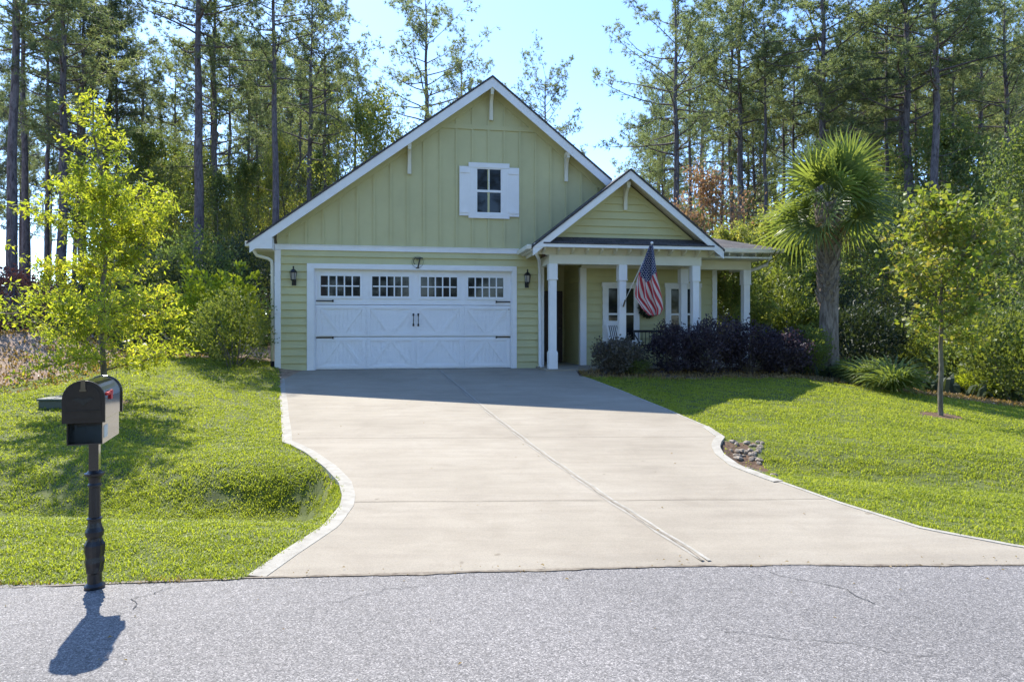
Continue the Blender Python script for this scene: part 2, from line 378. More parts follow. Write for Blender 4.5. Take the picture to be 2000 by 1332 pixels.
for st, dx in (((1.05, 3.3), .07), ((-.5, 3.95), -.05), ((2.6, 3.0), .05)):
    p = [st]
    for i in range(11): p.append((p[-1][0]+dx+rnd.uniform(-.05, .05), p[-1][1]-rnd.uniform(-.01, .06)))
    crack(road, p, .0028, .004, M['crack'], 'crack')
m = MB(); px_ = np.arange(-6, 7, .05)       # dirt gathered where the asphalt ends
for a, b in zip(px_[:-1], px_[1:]):
    ea, eb = float(road_edge(a)), float(road_edge(b)); wa = max(.004, .028+.028*float(vn(a, 0, 7, 81))+.016*float(vn(a, 0, 31, 82))); wb_ = max(.004, .028+.028*float(vn(b, 0, 7, 81))+.016*float(vn(b, 0, 31, 82)))
    m.quad((a, ea-wa, float(rz_(ea-wa, a))+.0032), (b, eb-wb_, float(rz_(eb-wb_, b))+.0032), (b, eb-.003, .0062), (a, ea-.003, .0062))
m.build('edge_dirt', M['joint'], road)
# driveway slab with kerb-like pale edging and joints
rows = np.unique(np.concatenate([np.arange(4.35, 17.3, .15), [a for a, b in DL if a > 4.35], [a for a, b in DR if 4.35 < a < 17]])); V = []; T = []; nc = 30; nr_ = len(rows)
for r, y in enumerate(rows):
    a, b = float(xl(y)), float(xr(y))
    for c in range(nc+1): 
        x = a+(b-a)*c/nc; yy = y
        if r == 0: yy = float(road_edge(x))-.0 + .002
        V.append((x, yy, float(zd(y))+(.014 if r else .0025)))
    
for r in range(len(rows)-1):
    for c in range(nc): i = r*(nc+1)+c; T.append((i, i+1, i+nc+2, i+nc+1))
i0 = len(V)
for c in range(nc+1): V.append((V[c][0], V[c][1], -.02))
for c in range(nc): T.append((i0+c, i0+c+1, c+1, c))
drive = npmesh('driveway', V, T, M['concrete'], nper=4); tag(drive, kind='structure')
def ribbon(name, path, wid, z0, mat, parent, thick=.0, side=1):
    m = MB(); P = [Vector((x, y, 0)) for x, y in path]; L = []
    for k, p in enumerate(P):
        t = (P[min(k+1, len(P)-1)]-P[max(k-1, 0)]).normalized(); n = Vector((-t.y, t.x, 0))*side
        wv = wid*(1+.05*math.sin(k*.31))
        q = p+n*wv; L.append((p, q))
    for (p, q), (p2, q2) in zip(L[:-1], L[1:]):
        f = lambda v, dz: (v.x, v.y, float(zd(v.y))+.0025+.0115*min(1, max(0, (v.y-4.12)/.38))+(z0-.014)+dz)
        m.quad(f(p, 0), f(p2, 0), f(q2, 0), f(q, 0))
        if thick:
            m.quad(f(p, -thick), f(p2, -thick), f(p2, 0), f(p, 0)); m.quad(f(q, 0), f(q2, 0), f(q2, -thick), f(q, -thick))
    return m.build(name, mat, parent)
yy = np.arange(4.14, 15.7, .12)
ribbon('edging', [(float(xl(y))-.03, float(y)) for y in yy], .125, .0175, M['edge_conc'], drive, .06, -1)
yy2 = np.arange(6.6, 9.95, .1)
ribbon('edging', [(float(xr(y))+.03, float(y)) for y in yy2], .11, .024, M['edge_conc'], drive, .2, 1)
yy3 = np.concatenate([np.arange(4.5, 6.65, .1)])
ribbon('edging', [(float(xr(y))+.02, float(y)) for y in yy3], .045, .020, M['edge_conc'], drive, .1, 1)
ribbon('edging', [(float(xr(y))+.02, float(y)) for y in np.arange(9.9, 15.2, .15)], .04, .020, M['edge_conc'], drive, .1, 1)
JX = [(4.36, 1.27), (5.9, .86), (9.34, .07), (13.32, -.97), (16.2, -1.8)]
def jx(y): return float(np.interp(y, [a for a, b in JX], [b for a, b in JX]))
jy = np.arange(4.38, 16.2, .2)
def wob(y, s): return .006*math.sin(y*7+s)+.004*math.sin(y*17+s)
ribbon('joint', [(jx(y)+wob(y, 0), y) for y in jy], .011, .019, M['joint'], drive)
ribbon('joint_lip', [(jx(y)+.022+wob(y, 1), y) for y in jy], -.026, .017, M['edge_conc'], drive)
ribbon('joint_lip', [(jx(y)-.03+wob(y, 2), y) for y in jy], -.026, .017, M['edge_conc'], drive)
for y0, dy in ((5.88, .10), (9.09, .12), (13.32, .05)):
    a, b = float(xl(y0))+.1, float(xr(y0))-.05
    ribbon('joint', [(x, y0-dy*.5+dy*(x-a)/(b-a)+.008*math.sin(x*5)) for x in np.linspace(a, b, 40)], .008, .0185, M['joint'], drive)

# ---------------------------------------------------------------- house
TH = math.radians(9.5)
house = empty('house', (-5.656, 16.02, .48), TH, 'one-storey sage green craftsman cottage with white trim, double garage and corner porch', 'house')
H = house
def lap(m, x0, x1, z0, z1, y=0, step=.185, bounds=None, base=0.0):
    """horizontal lap boards on the plane y; bounds(z)->(xa,xb) clips them to a gable"""
    k = math.floor((z0-base)/step)
    while base+k*step < z1-1e-4:
        a = max(z0, base+k*step); b = min(z1, base+(k+1)*step)
        fa = (a-(base+k*step))/step; fb = (b-(base+k*step))/step
        ya = y-.034*(1-fa)-.003; yb = y-.034*(1-fb)-.003
        if bounds: (l0, r0), (l1, r1) = bounds(a), bounds(b)
        else: l0 = l1 = x0; r0 = r1 = x1
        if r0 > l0:
            if r1 < l1: l1 = r1 = (l1+r1)/2
            js = rnd.uniform(max(l0, l1)+.3, min(r0, r1)-.3) if min(r0, r1)-max(l0, l1) > 1.2 and rnd.random() < .5 else None
            if js: m.quad((l0, ya, a), (js-.0025, ya, a), (js-.0025, yb, b), (l1, yb, b)); m.quad((js+.0025, ya, a), (r0, ya, a), (r1, yb, b), (js+.0025, yb, b))
            else: m.quad((l0, ya, a), (r0, ya, a), (r1, yb, b), (l1, yb, b))
            m.quad((l0, y+.001, a), (r0, y+.001, a), (r0, ya, a), (l0, ya, a))
        k += 1
    return m
# core walls
m = MB(); lap(m, .09, .70, 0, 2.92); lap(m, 5.85, 6.42, 0, 2.92); lap(m, .70, 5.85, 2.60, 2.92)
m.build('garage_wall', M['siding'], H)
m = MB().box(.02, .88, .005, .12, 0, 3.3); m.box(5.72, 6.5, .005, .12, 0, 3.3); m.box(.88, 5.72, .005, .12, 2.46, 3.3)
m.box(0.02, .12, .12, 14, -.4, 3.0); m.box(.12, 11.4, 13.9, 14, -.4, 3.0); m.box(6.42, 6.54, .12, 2.2, 0, 2.95)
m.box(-.02, 6.5, .0, .12, -.4, 0); m.build('wall_core', M['board'], H)
MAINL = lambda s: 3.08+.734*(s+.56)
MAINR = lambda s: 7.30-.80*(s-5.19)
PK = (5.19, 7.30)
# board and batten gable
m = MB(); m.prism([(.0, 3.035), (8.62, 3.035), (8.62, MAINR(8.62)-.1), (5.19, 7.18), (.0, MAINL(0)-.1)], .0, .12)
s = .27; 
while s < 8.5:
    top = (MAINL(s) if s < 5.19 else MAINR(s))-.16
    m.box(s-.026, s+.026, -.022, -.0005, 3.04, top); s += .405
def ropt(s): return MAINL(s) if s < 5.19 else MAINR(s)
m.box(3.98, 6.62, -.028, -.001, 6.04, 6.16)
for (a, b) in (((.0, MAINL(0)-.36), (5.19, 7.30-.36)), ((5.19, 7.30-.36), (8.45, MAINR(8.45)-.36))):
    m.prism([(a[0], a[1]), (b[0], b[1]), (b[0], b[1]+.22), (a[0], a[1]+.22)], -.030, -.002)
m.build('gable_wall', M['board'], H)
# trims
m = MB().box(-.05, .09, -.044, -.002, .0, 2.915).box(-.05, -.02, -.002, .10, 0, 2.915); m.build('corner_board', M['white'], H, bevel=.003)
m = MB().box(6.42, 6.56, -.044, .0, .0, 2.80); m.box(6.541, 6.57, .0, .14, 0, 2.8); m.build('corner_board', M['white'], H, bevel=.003)
m = MB().box(-.05, 5.92, -.045, -.002, 2.92, 3.035); m.box(-.06, 5.90, -.062, -.003, 3.035, 3.050); m.build('frieze_board', M['white'], H)
m = MB().box(.70, .865, -.05, -.002, 0.0, 2.60).box(5.735, 5.85, -.05, -.002, 0.0, 2.60).box(.865, 5.735, -.05, -.002, 2.475, 2.60)
m.box(.865, .885, -.002, .10, 0, 2.475); m.box(5.715, 5.735, -.002, .10, 0, 2.475); m.box(.885, 5.715, -.002, .10, 2.455, 2.475)
m.build('garage_door_trim', M['white'], H, bevel=.003)
# roof: slabs with shingles, rake boards, soffits
def slab(m, pts, t=.05):
    i = len(m.v); m.v += [tuple(p) for p in pts]+[(p[0], p[1], p[2]-t) for p in pts]; n = len(pts)
    m.f.append(tuple(i+k for k in range(n))); m.f.append(tuple(i+n+k for k in reversed(range(n))))
    for k in range(n): m.f.append((i+k, i+n+k, i+n+(k+1) % n, i+(k+1) % n))
def uvroof(o):
    me = o.data; uvl = me.uv_layers.new(name='UV')
    for pl in me.polygons:
        n = pl.normal
        for li in pl.loop_indices:
            v = me.vertices[me.loops[li].vertex_index].co
            if abs(n.x) > abs(n.y): uvl.data[li].uv = (v.y, v.z*1.5)
            else: uvl.data[li].uv = (v.x, v.z*3 if abs(n.z) < .95 else v.y)
    return o
m = MB()
slab(m, [(-.62, -.37, MAINL(-.62)+.012), (5.19, -.37, 7.312), (5.19, 14.3, 7.312), (-.62, 14.3, MAINL(-.62)+.012)])
slab(m, [(5.19, -.37, 7.312), (8.27, -.37, MAINR(8.27)+.012), (8.27, 14.3, MAINR(8.27)+.012), (5.19, 14.3, 7.312)])
slab(m, [(8.27, 0.3, MAINR(8.27)+.012), (8.85, .9, 4.384), (8.85, 14.3, 4.384), (8.27, 14.3, MAINR(8.27)+.012)])
uvroof(m.build('roof', M['shingle'], H))
def rake(m, a, b, y0, y1, h): m.prism([(a[0], a[1]-h), (b[0], b[1]-h), b, a], y0, y1)
m = MB(); rake(m, (-.56, MAINL(-.56)-.045), (5.19, 7.30-.045), -.35, -.315, .235); rake(m, (5.19, 7.255), (8.25, MAINR(8.25)-.045), -.35, -.315, .235)
m.build('rake_board', M['white'], H)
m = MB()   # boxed eave return at the left corner
m.prism([(-.56, 2.90), (-.055, 2.90), (-.055, MAINL(-.055)-.27), (-.56, MAINL(-.56)-.05)], -.345, -.06)
m.build('eave_return', M['white'], H, bevel=.004)
m = MB()
m.quad((-.56, -.315, MAINL(-.56)-.10), (-.56, 14, MAINL(-.56)-.10), (5.19, 14, 7.20), (5.19, -.315, 7.20)); m.quad((5.19, -.315, 7.20), (5.19, 14, 7.20), (8.25, 14, MAINR(8.25)-.10), (8.25, -.315, MAINR(8.25)-.10))
m.build('soffit', M['cream'], H)
m = MB().box(-.66, -.56, -.36, 14.2, 2.95, 3.07).box(-.56, .0, -.05, 14, 2.88, 2.90); m.build('gutter', M['cream'], H, bevel=.01)
# downspouts
m = MB().tube([(-.5, -.12, 2.96), (-.5, -.12, 2.86), (-.44, -.10, 2.76), (-.2, -.02, 2.70), (-.12, .0, 2.64), (-.11, .02, 2.5), (-.11, .02, .22)], .04, 8)
m.build('downspout', M['cream'], H, True)
MB().tube([(-.11, .02, .24), (-.11, .02, .06), (-.13, -.10, .0), (-.15, -.3, -.05)], .055, 8).build('drain_boot', M['rubber'], H, True)
m = MB().tube([(6.02, -1.30, 2.97), (6.08, -1.25, 2.85), (6.34, -.5, 2.74), (6.43, -.10, 2.60), (6.44, -.09, 2.4), (6.44, -.09, .14), (6.46, -.26, .05)], .042, 8)
m.build('downspout', M['white'], H, True)
m = MB().tube([(12.5, -.62, 3.0), (12.5, -.6, 2.85), (12.46, -.55, 2.72), (12.3, -.40, 2.62), (12.12, -.26, 2.56), (12.10, -.22, 2.4), (12.10, -.22, 0)], .045, 8)
m.build('downspout', M['white'], H, True)
# rear wing bump on the left side
m = MB(); lap(m, -.98, .02, -.5, 2.55, y=6.0); m.box(-.98, .0, 6.01, 10, -.6, 2.55); m.build('side_wall', M['siding'], H)
m = MB().box(-1.10, -.0, 5.7, 10.2, 2.55, 2.66); m.box(-1.14, -1.10, 5.66, 10.2, 2.50, 2.70); m.build('side_eave', M['cream'], H)
m = MB().tube([(-1.0, 5.68, 2.5), (-1.0, 5.75, 2.4), (-.8, 5.9, 2.2), (-.72, 5.93, 2.0), (-.72, 5.93, 0)], .04, 8); m.build('downspout', M['cream'], H, True)
# gable brackets
def bracket(s, ztop, y=0, parent=H, hh=.72):
    m = MB(); x0, x1 = s-.045, s+.045
    m.box(x0, x1, y-.085, y-.03, ztop-hh, ztop)                     # wall leg
    pr = []                                                         # curved brace
    for k in range(9):
        a = k/8*PI/2; pr.append((y-.085-.22*(1-math.cos(a)), ztop-hh*.72+(hh*.62)*math.sin(a)))
    q = [(yy+.055 if k > 3 else yy+.04, zz-.07*(k/8)) for k, (yy, zz) in enumerate(pr)]
    m.prism_x(pr+[(a, b-.09) for a, b in reversed(pr)], x0+.008, x1-.008)
    m.box(x0, x1, y-.315, y-.085, ztop-.10, ztop)                   # top arm
    return m.build('gable_bracket', M['cream'], parent, bevel=.004)
bracket(3.15, MAINL(3.15)-.24); bracket(5.19, 7.02, hh=.74); bracket(7.14, MAINR(7.14)-.22)
bracket(8.40, 4.60, y=-.95, hh=.66)
# attic window
wn = MB().box(4.80, 5.48, -.003, -.001, 3.92, 5.08).build('attic_window', M['white'], H)
for a, b in ((4.66, 4.80), (5.48, 5.62)): MB().box(a, b, -.045, -.024, 3.925, 5.075).build('side_trim', M['white'], wn, bevel=.003)
MB().box(4.62, 5.66, -.055, -.024, 5.075, 5.20).build('head_trim', M['white'], wn, bevel=.003); MB().box(4.62, 5.66, -.055, -.024, 3.80, 3.925).build('sill', M['white'], wn, bevel=.003)
m = MB().box(4.80, 4.84, -.04, -.008, 3.925, 5.075).box(5.44, 5.48, -.04, -.008, 3.925, 5.075).box(4.84, 5.44, -.04, -.008, 4.46, 4.52)
m.box(4.84, 5.44, -.04, -.008, 5.045, 5.075).box(4.84, 5.44, -.04, -.008, 3.925, 3.955).box(5.13, 5.15, -.03, -.010, 4.52, 5.045)
m.build('sash', M['white'], wn)
MB().box(4.84, 5.44, -.012, -.004, 3.95, 5.05).build('pane', M['glass'], wn)
for a, b in ((4.39, 4.66), (5.62, 5.91)):
    m = MB().box(a, b, -.042, -.024, 3.86, 5.10)
    for z in (4.93, 3.93): m.box(a+.01, b-.01, -.058, -.042, z, z+.08)
    k = a+.067
    while k < b-.03: m.box(k-.003, k+.003, -.0435, -.042, 3.87, 5.09); k += .067
    m.build('shutter', M['white'], H, bevel=.003)
# garage door
DY = .075
gd = MB()
for z0, z1 in ((.02, .81), (.822, 1.60), (1.612, 2.455)): gd.box(.885, 5.715, DY, DY+.05, z0, z1)
gd = gd.build('garage_door', M['door_white'], H, bevel=.004)
WS = [(1.01, 1.95), (2.24, 3.14), (3.43, 4.34), (4.62, 5.52)]
m = MB(); y1 = DY; y0 = DY-.022
PW = [(.93, 2.07), (2.13, 3.27), (3.33, 4.47), (4.53, 5.67)]
def strip(m, a, b, hw):
    dx, dz = b[0]-a[0], b[1]-a[1]; L = math.hypot(dx, dz); nx_, nz_ = -dz/L*hw, dx/L*hw
    m.prism([(a[0]-nx_, a[1]-nz_), (b[0]-nx_, b[1]-nz_), (b[0]+nx_, b[1]+nz_), (a[0]+nx_, a[1]+nz_)], y0+.003, y1-.0005)
for (a, b) in PW:
    for z0, z1, up in ((.05, .79, True), (.845, 1.58, False)):
        for r in ((a, a+.07), (b-.07, b)): m.box(r[0], r[1], y0, y1-.0005, z0, z1)
        m.box(a+.07, b-.07, y0, y1-.0005, z1-.07, z1); m.box(a+.07, b-.07, y0, y1-.0005, z0, z0+.07)
        c = (a+b)/2; za, zb = (z0+.08, z1-.08) if up else (z1-.08, z0+.08)
        strip(m, (a+.10, za), (c-.05, zb), .035); strip(m, (b-.10, za), (c+.05, zb), .035)
    x = a+.14
    while x < b-.1:
        for z0, z1 in ((.12, .72), (.915, 1.51)): m.box(x-.005, x+.005, y1-.010, y1-.0004, z0, z1)
        x += .096
m.build('door_overlay', M['door_white'], gd)
for (a, b) in WS:
    fr = MB().box(a-.05, b+.05, y0, y1-.0005, 2.31, 2.36).box(a-.05, b+.05, y0, y1-.0005, 1.76, 1.82)
    fr.box(a-.05, a, y0, y1-.0005, 1.82, 2.31).box(b, b+.05, y0, y1-.0005, 1.82, 2.31)
    wd = (b-a)/5
    for k in range(1, 5): fr.box(a+k*wd-.016, a+k*wd+.016, y0, y1-.0005, 1.82, 2.31)
    for k in range(5): fr.box(a+k*wd+.0165, a+(k+1)*wd-.0165, y0+.001, y1-.0005, 2.05, 2.08)
    fr.build('window_grille', M['door_white'], gd)
    MB().box(a, b, y1-.006, y1-.001, 1.82, 2.31).build('window_glass', M['glass'], gd)
def hinge(x0, x1, z):
    m = MB().box(x0, x1, y0-.008, y0-.001, z-.016, z+.016); e = x1 if x0 < 3 else x0
    m.box(e-.02, e+.02, y0-.012, y0-.001, z-.028, z+.028); m.build('strap_hinge', M['black_metal'], gd)
for z in (1.70, .80): hinge(.90, 1.30, z); hinge(5.34, 5.70, z)
for s in (3.25, 3.37):
    m = MB().tube([(s, y0-.004, 1.10), (s, y0-.05, 1.14), (s, y0-.055, 1.24), (s, y0-.05, 1.34), (s, y0-.004, 1.38)], .013, 6)
    m.box(s-.022, s+.022, y0-.008, y0-.001, 1.08, 1.14).box(s-.022, s+.022, y0-.008, y0-.001, 1.34, 1.40)
    m.build('pull_handle', M['black_metal'], gd)
MB().lathe([(.0, 0), (.022, .0), (.022, .012), (0, .012)], 12, (5.66, y0-.02, 1.50)).build('lock_knob', M['black_metal'], gd)
MB().box(.90, 5.70, DY-.01, DY+.04, -.005, .019).build('bottom_seal', M['rubber'], gd)
# wall lanterns
for s, lab in ((.40, 'left'), (6.11, 'right')):
    zc = 2.30
    b = MB().box(s-.05, s+.05, -.05, -.03, 2.06, 2.22).tube([(s, -.04, 2.12), (s, -.10, 2.10), (s, -.15, 2.14), (s, -.15, 2.2)], .012, 6)
    b.lathe([(.0, 0), (.03, .01), (.055, .04), (.06, .06), (.0, .06)], 6, (s, -.15, 2.14))
    b.lathe([(.085, 0), (.095, .015), (.05, .07), (.02, .09), (.012, .12), (.022, .14), (.0, .17)], 6, (s, -.15, 2.36))
    for k in range(6):
        a = 2*PI*k/6; b.tube([(s+.055*math.cos(a), -.15+.055*math.sin(a), 2.19), (s+.08*math.cos(a), -.15+.08*math.sin(a), 2.365)], .006, 4)
    b = b.build('wall_lantern', M['black_metal'], H)
    MB().lathe([(.05, 0), (.072, .16)], 6, (s, -.15, 2.20)).build('lamp_glass', M['lamp_glass'], b)

# ---- porch
FL = .05
m = MB().box(6.35, 12.25, -1.22, 3.2, -.3, FL); porch = m.build('porch_floor', M['concrete'], H)
# back wall of porch, recess, right side wall
m = MB(); lap(m, 7.80, 11.44, FL, 2.62, y=.4)
m.build('porch_wall', M['siding'], H)
m = MB(); m.box(7.66, 11.44, .405, .5, 0, 3.0); m.box(6.54, 7.66, 2.2, 2.3, 0, 2.9); m.build('wall_core', M['board'], H)
m = MB()                                            # laps on the recess side wall (faces left) 
z = FL
while z < 2.7:
    b = min(z+.185, 2.75); m.quad((7.628, 2.2, z), (7.628, .52, z), (7.652, .52, b), (7.652, 2.2, b)); m.quad((7.652, 2.2, z), (7.652, .52, z), (7.628, .52, z), (7.628, 2.2, z)); z += .185
m.box(7.653, 7.70, .52, 2.2, 0, 2.9)
m.build('entry_side_wall', M['siding'], H)
m = MB()
z = -.4
while z < 2.75:
    b = min(z+.185, 2.75); m.quad((11.47, .4, z), (11.47, 13.9, z), (11.448, 13.9, b), (11.448, .4, b)); z += .185
m.build('right_wall', M['siding'], H)
m = MB().box(7.63, 7.80, .36, .398, FL, 2.64).box(7.63, 7.66, .398, .52, FL, 2.64); m.build('corner_board', M['white'], H)
m = MB().box(11.37, 11.50, .355, .396, FL, 2.62); m.box(11.472, 11.50, .396, .5, FL, 2.62); m.build('corner_board', M['white'], H)
m = MB().box(7.66, 11.5, .345, .398, 2.62, 2.78).box(6.57, 7.63, .36, .40, 2.70, 2.78); m.build('porch_frieze', M['cream'], H)
ed = MB().box(6.72, 7.58, 2.12, 2.18, FL, 2.10).build('entry_door', M['dark_wood'], H)
MB().lathe([(0, 0), (.03, .01), (.03, .04), (0, .05)], 10, (7.48, 2.08, 1.0)).build('door_knob', M['brass'], ed)
def porch_window(s0, s1, z0, z1):
    y = .4-.062
    t = MB().box(s0, s0+.12, y-.02, y+.05, z0, z1).box(s1-.12, s1, y-.02, y+.05, z0, z1).box(s0-.02, s1+.02, y-.03, y+.05, z1, z1+.12).box(s0-.02, s1+.02, y-.045, y+.05, z0-.08, z0)
    t = t.build('porch_window', M['white'], H, bevel=.003)
    zm = (z0+z1)/2+.02
    m = MB().box(s0+.12, s0+.16, y-.01, y+.004, z0, z1).box(s1-.16, s1-.12, y-.01, y+.004, z0, z1)
    for a, b in ((z0, z0+.05), (zm-.025, zm+.025), (z1-.04, z1)): m.box(s0+.16, s1-.16, y-.01, y+.004, a, b)
    m.build('sash', M['white'], t)
    MB().box(s0+.15, s1-.15, y-.001, y+.003, z0+.02, z1-.02).build('pane', M['glass'], t)
porch_window(8.24, 9.26, .64, 2.13); porch_window(10.0, 11.02, .64, 2.13)
# ceiling, beams
MB().box(6.58, 12.3, -1.05, .34, 2.80, 2.84).box(6.58, 7.66, .34, 2.2, 2.85, 2.9).build('porch_ceiling', M['cream'], H)
m = MB().box(6.46, 10.36, -1.09, -.91, 2.585, 2.80).box(10.18, 10.36, -.91, -.45, 2.585, 2.80)
m.box(10.10, 12.06, -.45, -.27, 2.56, 2.795).box(11.88, 12.06, -.27, .40, 2.56, 2.795).box(6.46, 6.64, -.91, -.04, 2.585, 2.80)
m.box(6.40, 10.40, -1.10, -.90, 2.80, 2.815)
m.build('porch_beam', M['cream'], H, bevel=.004)
m = MB().box(6.10, 10.72, -1.075, -1.03, 2.815, 3.05).box(10.36, 12.10, -.435, -.39, 2.797, 3.05).box(12.06, 12.10, -.39, .4, 2.797, 3.05).box(6.08, 6.12, -1.03, -.02, 2.80, 3.0)
m.build('porch_upper_frieze', M['cream'], H)
s = 6.30
while s < 10.7:
    MB().prism_x([(-1.36, 2.97), (-1.08, 2.97), (-1.08, 2.815), (-1.16, 2.83), (-1.34, 2.90)], s-.018, s+.018).build('rafter_tail', M['cream'], H); s += .355
s = 10.95
while s < 12.2:
    MB().prism_x([(-.70, 2.97), (-.44, 2.97), (-.44, 2.80), (-.52, 2.82), (-.68, 2.90)], s-.018, s+.018).build('rafter_tail', M['cream'], H); s += .37
def column(s, y, top):
    m = MB().box(s-.085, s+.085, y-.085, y+.085, FL, top)
    c = m.build('porch_column', M['white'], H, bevel=.004)
    m = MB().box(s-.108, s+.108, y-.108, y+.108, FL+.002, FL+.40); m.box(s-.098, s+.098, y-.098, y+.098, FL+.40, FL+.43)
    m.build('column_base', M['white'], c, bevel=.003)
    m = MB().box(s-.105, s+.105, y-.105, y+.105, top-.36, top-.002); m.box(s-.115, s+.115, y-.115, y+.115, top-.385, top-.36); m.build('column_capital', M['white'], c, bevel=.003)
for s, y, t in ((6.56, -1.0, 2.585), (8.31, -1.0, 2.585), (10.22, -1.0, 2.585), (10.20, -.35, 2.56), (11.95, -.35, 2.56)): column(s, y, t)
# porch gable
PR = lambda s: 4.87-.79*abs(s-8.40)
gb = lambda z: (8.40-(4.87-.30-z)/.79, 8.40+(4.87-.30-z)/.79)
m = MB(); lap(m, 6, 11, 3.20, 4.56, y=-.95, bounds=gb, base=.02); m.prism([(6.4, 3.1), (10.4, 3.1), (8.4, 4.68)], -.945, -.85)
rake(m, (6.6, PR(6.6)-.24), (8.4, 4.87-.24), -.975, -.951, .13); rake(m, (8.4, 4.87-.24), (10.2, PR(10.2)-.24), -.975, -.951, .13)
m.build('porch_gable_wall', M['siding'], H)
m = MB(); slab(m, [(5.98, -1.42, PR(5.98)+.012), (8.40, -1.42, 4.882), (8.40, 1.2, 4.882), (8.40, -.001, 4.882), (5.98, -.001, PR(5.98)+.012)] if False else [(5.98, -1.42, PR(5.98)+.012), (8.40, -1.42, 4.882), (8.40, -.03, 4.882), (5.98, -.03, PR(5.98)+.012)])
slab(m, [(8.40, -1.42, 4.882), (10.82, -1.42, PR(10.82)+.012), (10.82, -.72, PR(10.82)+.012), (8.40, 1.4, 4.882)])
slab(m, [(8.28, -.03, 4.80), (8.40, -.03, 4.882), (8.40, 1.4, 4.882)])
uvroof(m.build('porch_roof', M['shingle'], H))
m = MB(); slab(m, [(8.85, -.75, 3.10), (12.72, -.75, 3.10), (8.85, 3.12, 4.377)], .04)
slab(m, [(12.72, -.75, 3.10), (12.72, 14.3, 3.10), (8.85, 14.3, 4.377), (8.85, 3.12, 4.377)], .04)
uvroof(m.build('hip_roof', M['shingle'], H))
m = MB(); rake(m, (6.0, PR(6.0)-.045), (8.4, 4.825), -1.40, -1.365, .19); rake(m, (8.4, 4.825), (10.80, PR(10.80)-.045), -1.40, -1.365, .19)
m.box(6.03, 10.77, -1.41, -1.36, 2.95, 3.035)
m.build('rake_board', M['white'], H)
m = MB(); m.quad((6.0, -1.365, PR(6)-.09), (6.0, -.03, PR(6)-.09), (8.4, -.03, 4.78), (8.4, -1.365, 4.78)); m.quad((8.4, -1.365, 4.78), (8.4, -.8, 4.78), (10.8, -.8, PR(10.8)-.09), (10.8, -1.365, PR(10.8)-.09))
m.box(6.0, 10.78, -1.36, -1.03, 2.972, 2.982); m.box(10.72, 12.66, -.74, -.4, 2.972, 2.982); m.box(12.1, 12.68, -.4, 14, 2.972, 2.982)
m.build('porch_soffit', M['cream'], H)
m = MB(); slab(m, [(6.25, -1.42, 3.055), (10.55, -1.42, 3.055), (10.30, -.97, 3.25), (6.50, -.97, 3.25)], .03)
uvroof(m.build('pent_roof', M['shingle'], H))
m = MB().box(10.80, 12.74, -.82, -.72, 2.98, 3.085).box(12.70, 12.80, -.82, 14, 2.98, 3.085); m.build('gutter', M['cream'], H, bevel=.012)
m = MB().box(5.86, 5.97, -1.40, -.06, 2.89, 3.0); m.box(5.97, 6.08, -1.36, -.03, 2.86, 2.90); m.build('gutter', M['cream'], H, bevel=.012)

def world(s, d, h):
    return Vector((-5.656+math.cos(TH)*s+math.sin(TH)*d, 16.02+math.sin(TH)*s-math.cos(TH)*d, .48+h))
# ---- things on the porch and wall
c = world(9.50, -.33, 1.60)
wr = empty('wreath', c, TH, 'round dark green leafy wreath on the porch wall between the two windows', 'wreath')
rs = np.random.RandomState(5); V = []; T = []
for k in range(900):
    a = rs.uniform(0, 2*PI); b = rs.uniform(0, 2*PI); rr = rs.uniform(.0, .065)
    cc = np.array([(.24+rr*math.cos(b))*math.cos(a), -.06-rr*math.sin(b)*.7, (.24+rr*math.cos(b))*math.sin(a)])
    d1 = rs.normal(size=3)*.035; d2 = rs.normal(size=3)*.018; i = len(V)
    V += [cc-d2, cc+d1, cc+d2]; T.append((i, i+1, i+2))
npmesh('leaves', V, T, M['shrub_d'], wr)
m = MB(); m.tube([(.24*math.cos(a), -.05, .24*math.sin(a)) for a in np.linspace(0, 2*PI, 25)], .025, 6, False); m.build('ring', M['dark_wood'], wr)
c = world(3.33, .05, 2.66)
mg = empty('wall_monogram', c, TH, 'small black wrought iron letter T ornament above the garage door', 'ornament')
m = MB().box(-.05, .15, -.02, -.005, .095, .12)
m.prism([(.065, .10), (.095, .10), (.045, -.13), (.01, -.13)], -.021, -.004)
m.box(-.02, .06, -.02, -.006, -.145, -.125)
m.tube([(.08+.0*k, -.012, .11) for k in range(1)]+[(-.03+.05*math.cos(a), -.012, .03+.075*math.sin(a)) for a in np.linspace(.6, 4.6, 14)], .009, 5)
m.build('letter', M['black_metal'], mg)
m = MB(); m.tube([(.02+.14*math.cos(a), -.006, .01+.14*math.sin(a)) for a in np.linspace(0, 2*PI, 30)], .004, 5, False); m.build('hoop', M['black_metal'], mg)
# rocking chair behind column
c = world(8.62, .35, FL)
rc = empty('rocking_chair', c, TH+.5, 'white wooden rocking chair on the porch behind the second column', 'chair')
m = MB()
for sx in (-.27, .27): m.tube([(sx, -.45, .12), (sx, -.2, .04), (sx, .1, .02), (sx, .4, .08), (sx, .55, .16)], .022, 6)
m.build('rocker', M['white'], rc)
MB().box(-.26, .26, -.25, .25, .40, .44).build('seat', M['white'], rc, bevel=.01)
m = MB()
for k in range(7): x = -.22+k*.073; m.tube([(x, .22, .44), (x, .40, 1.08)], .016, 5)
m.box(-.28, .28, .40, .44, 1.05, 1.17); m.build('backrest', M['white'], rc)
for sx in (-.26, .26):
    MB().tube([(sx, -.24, .06), (sx, -.24, .64)], .02, 6).build('leg', M['white'], rc)
    MB().tube([(sx, .22, .03), (sx, .22, .44), (sx, .40, 1.1)], .02, 6).build('leg', M['white'], rc)
    MB().box(sx-.04, sx+.04, -.30, .28, .64, .665).build('armrest', M['white'], rc)
c = world(9.55, .35, FL)
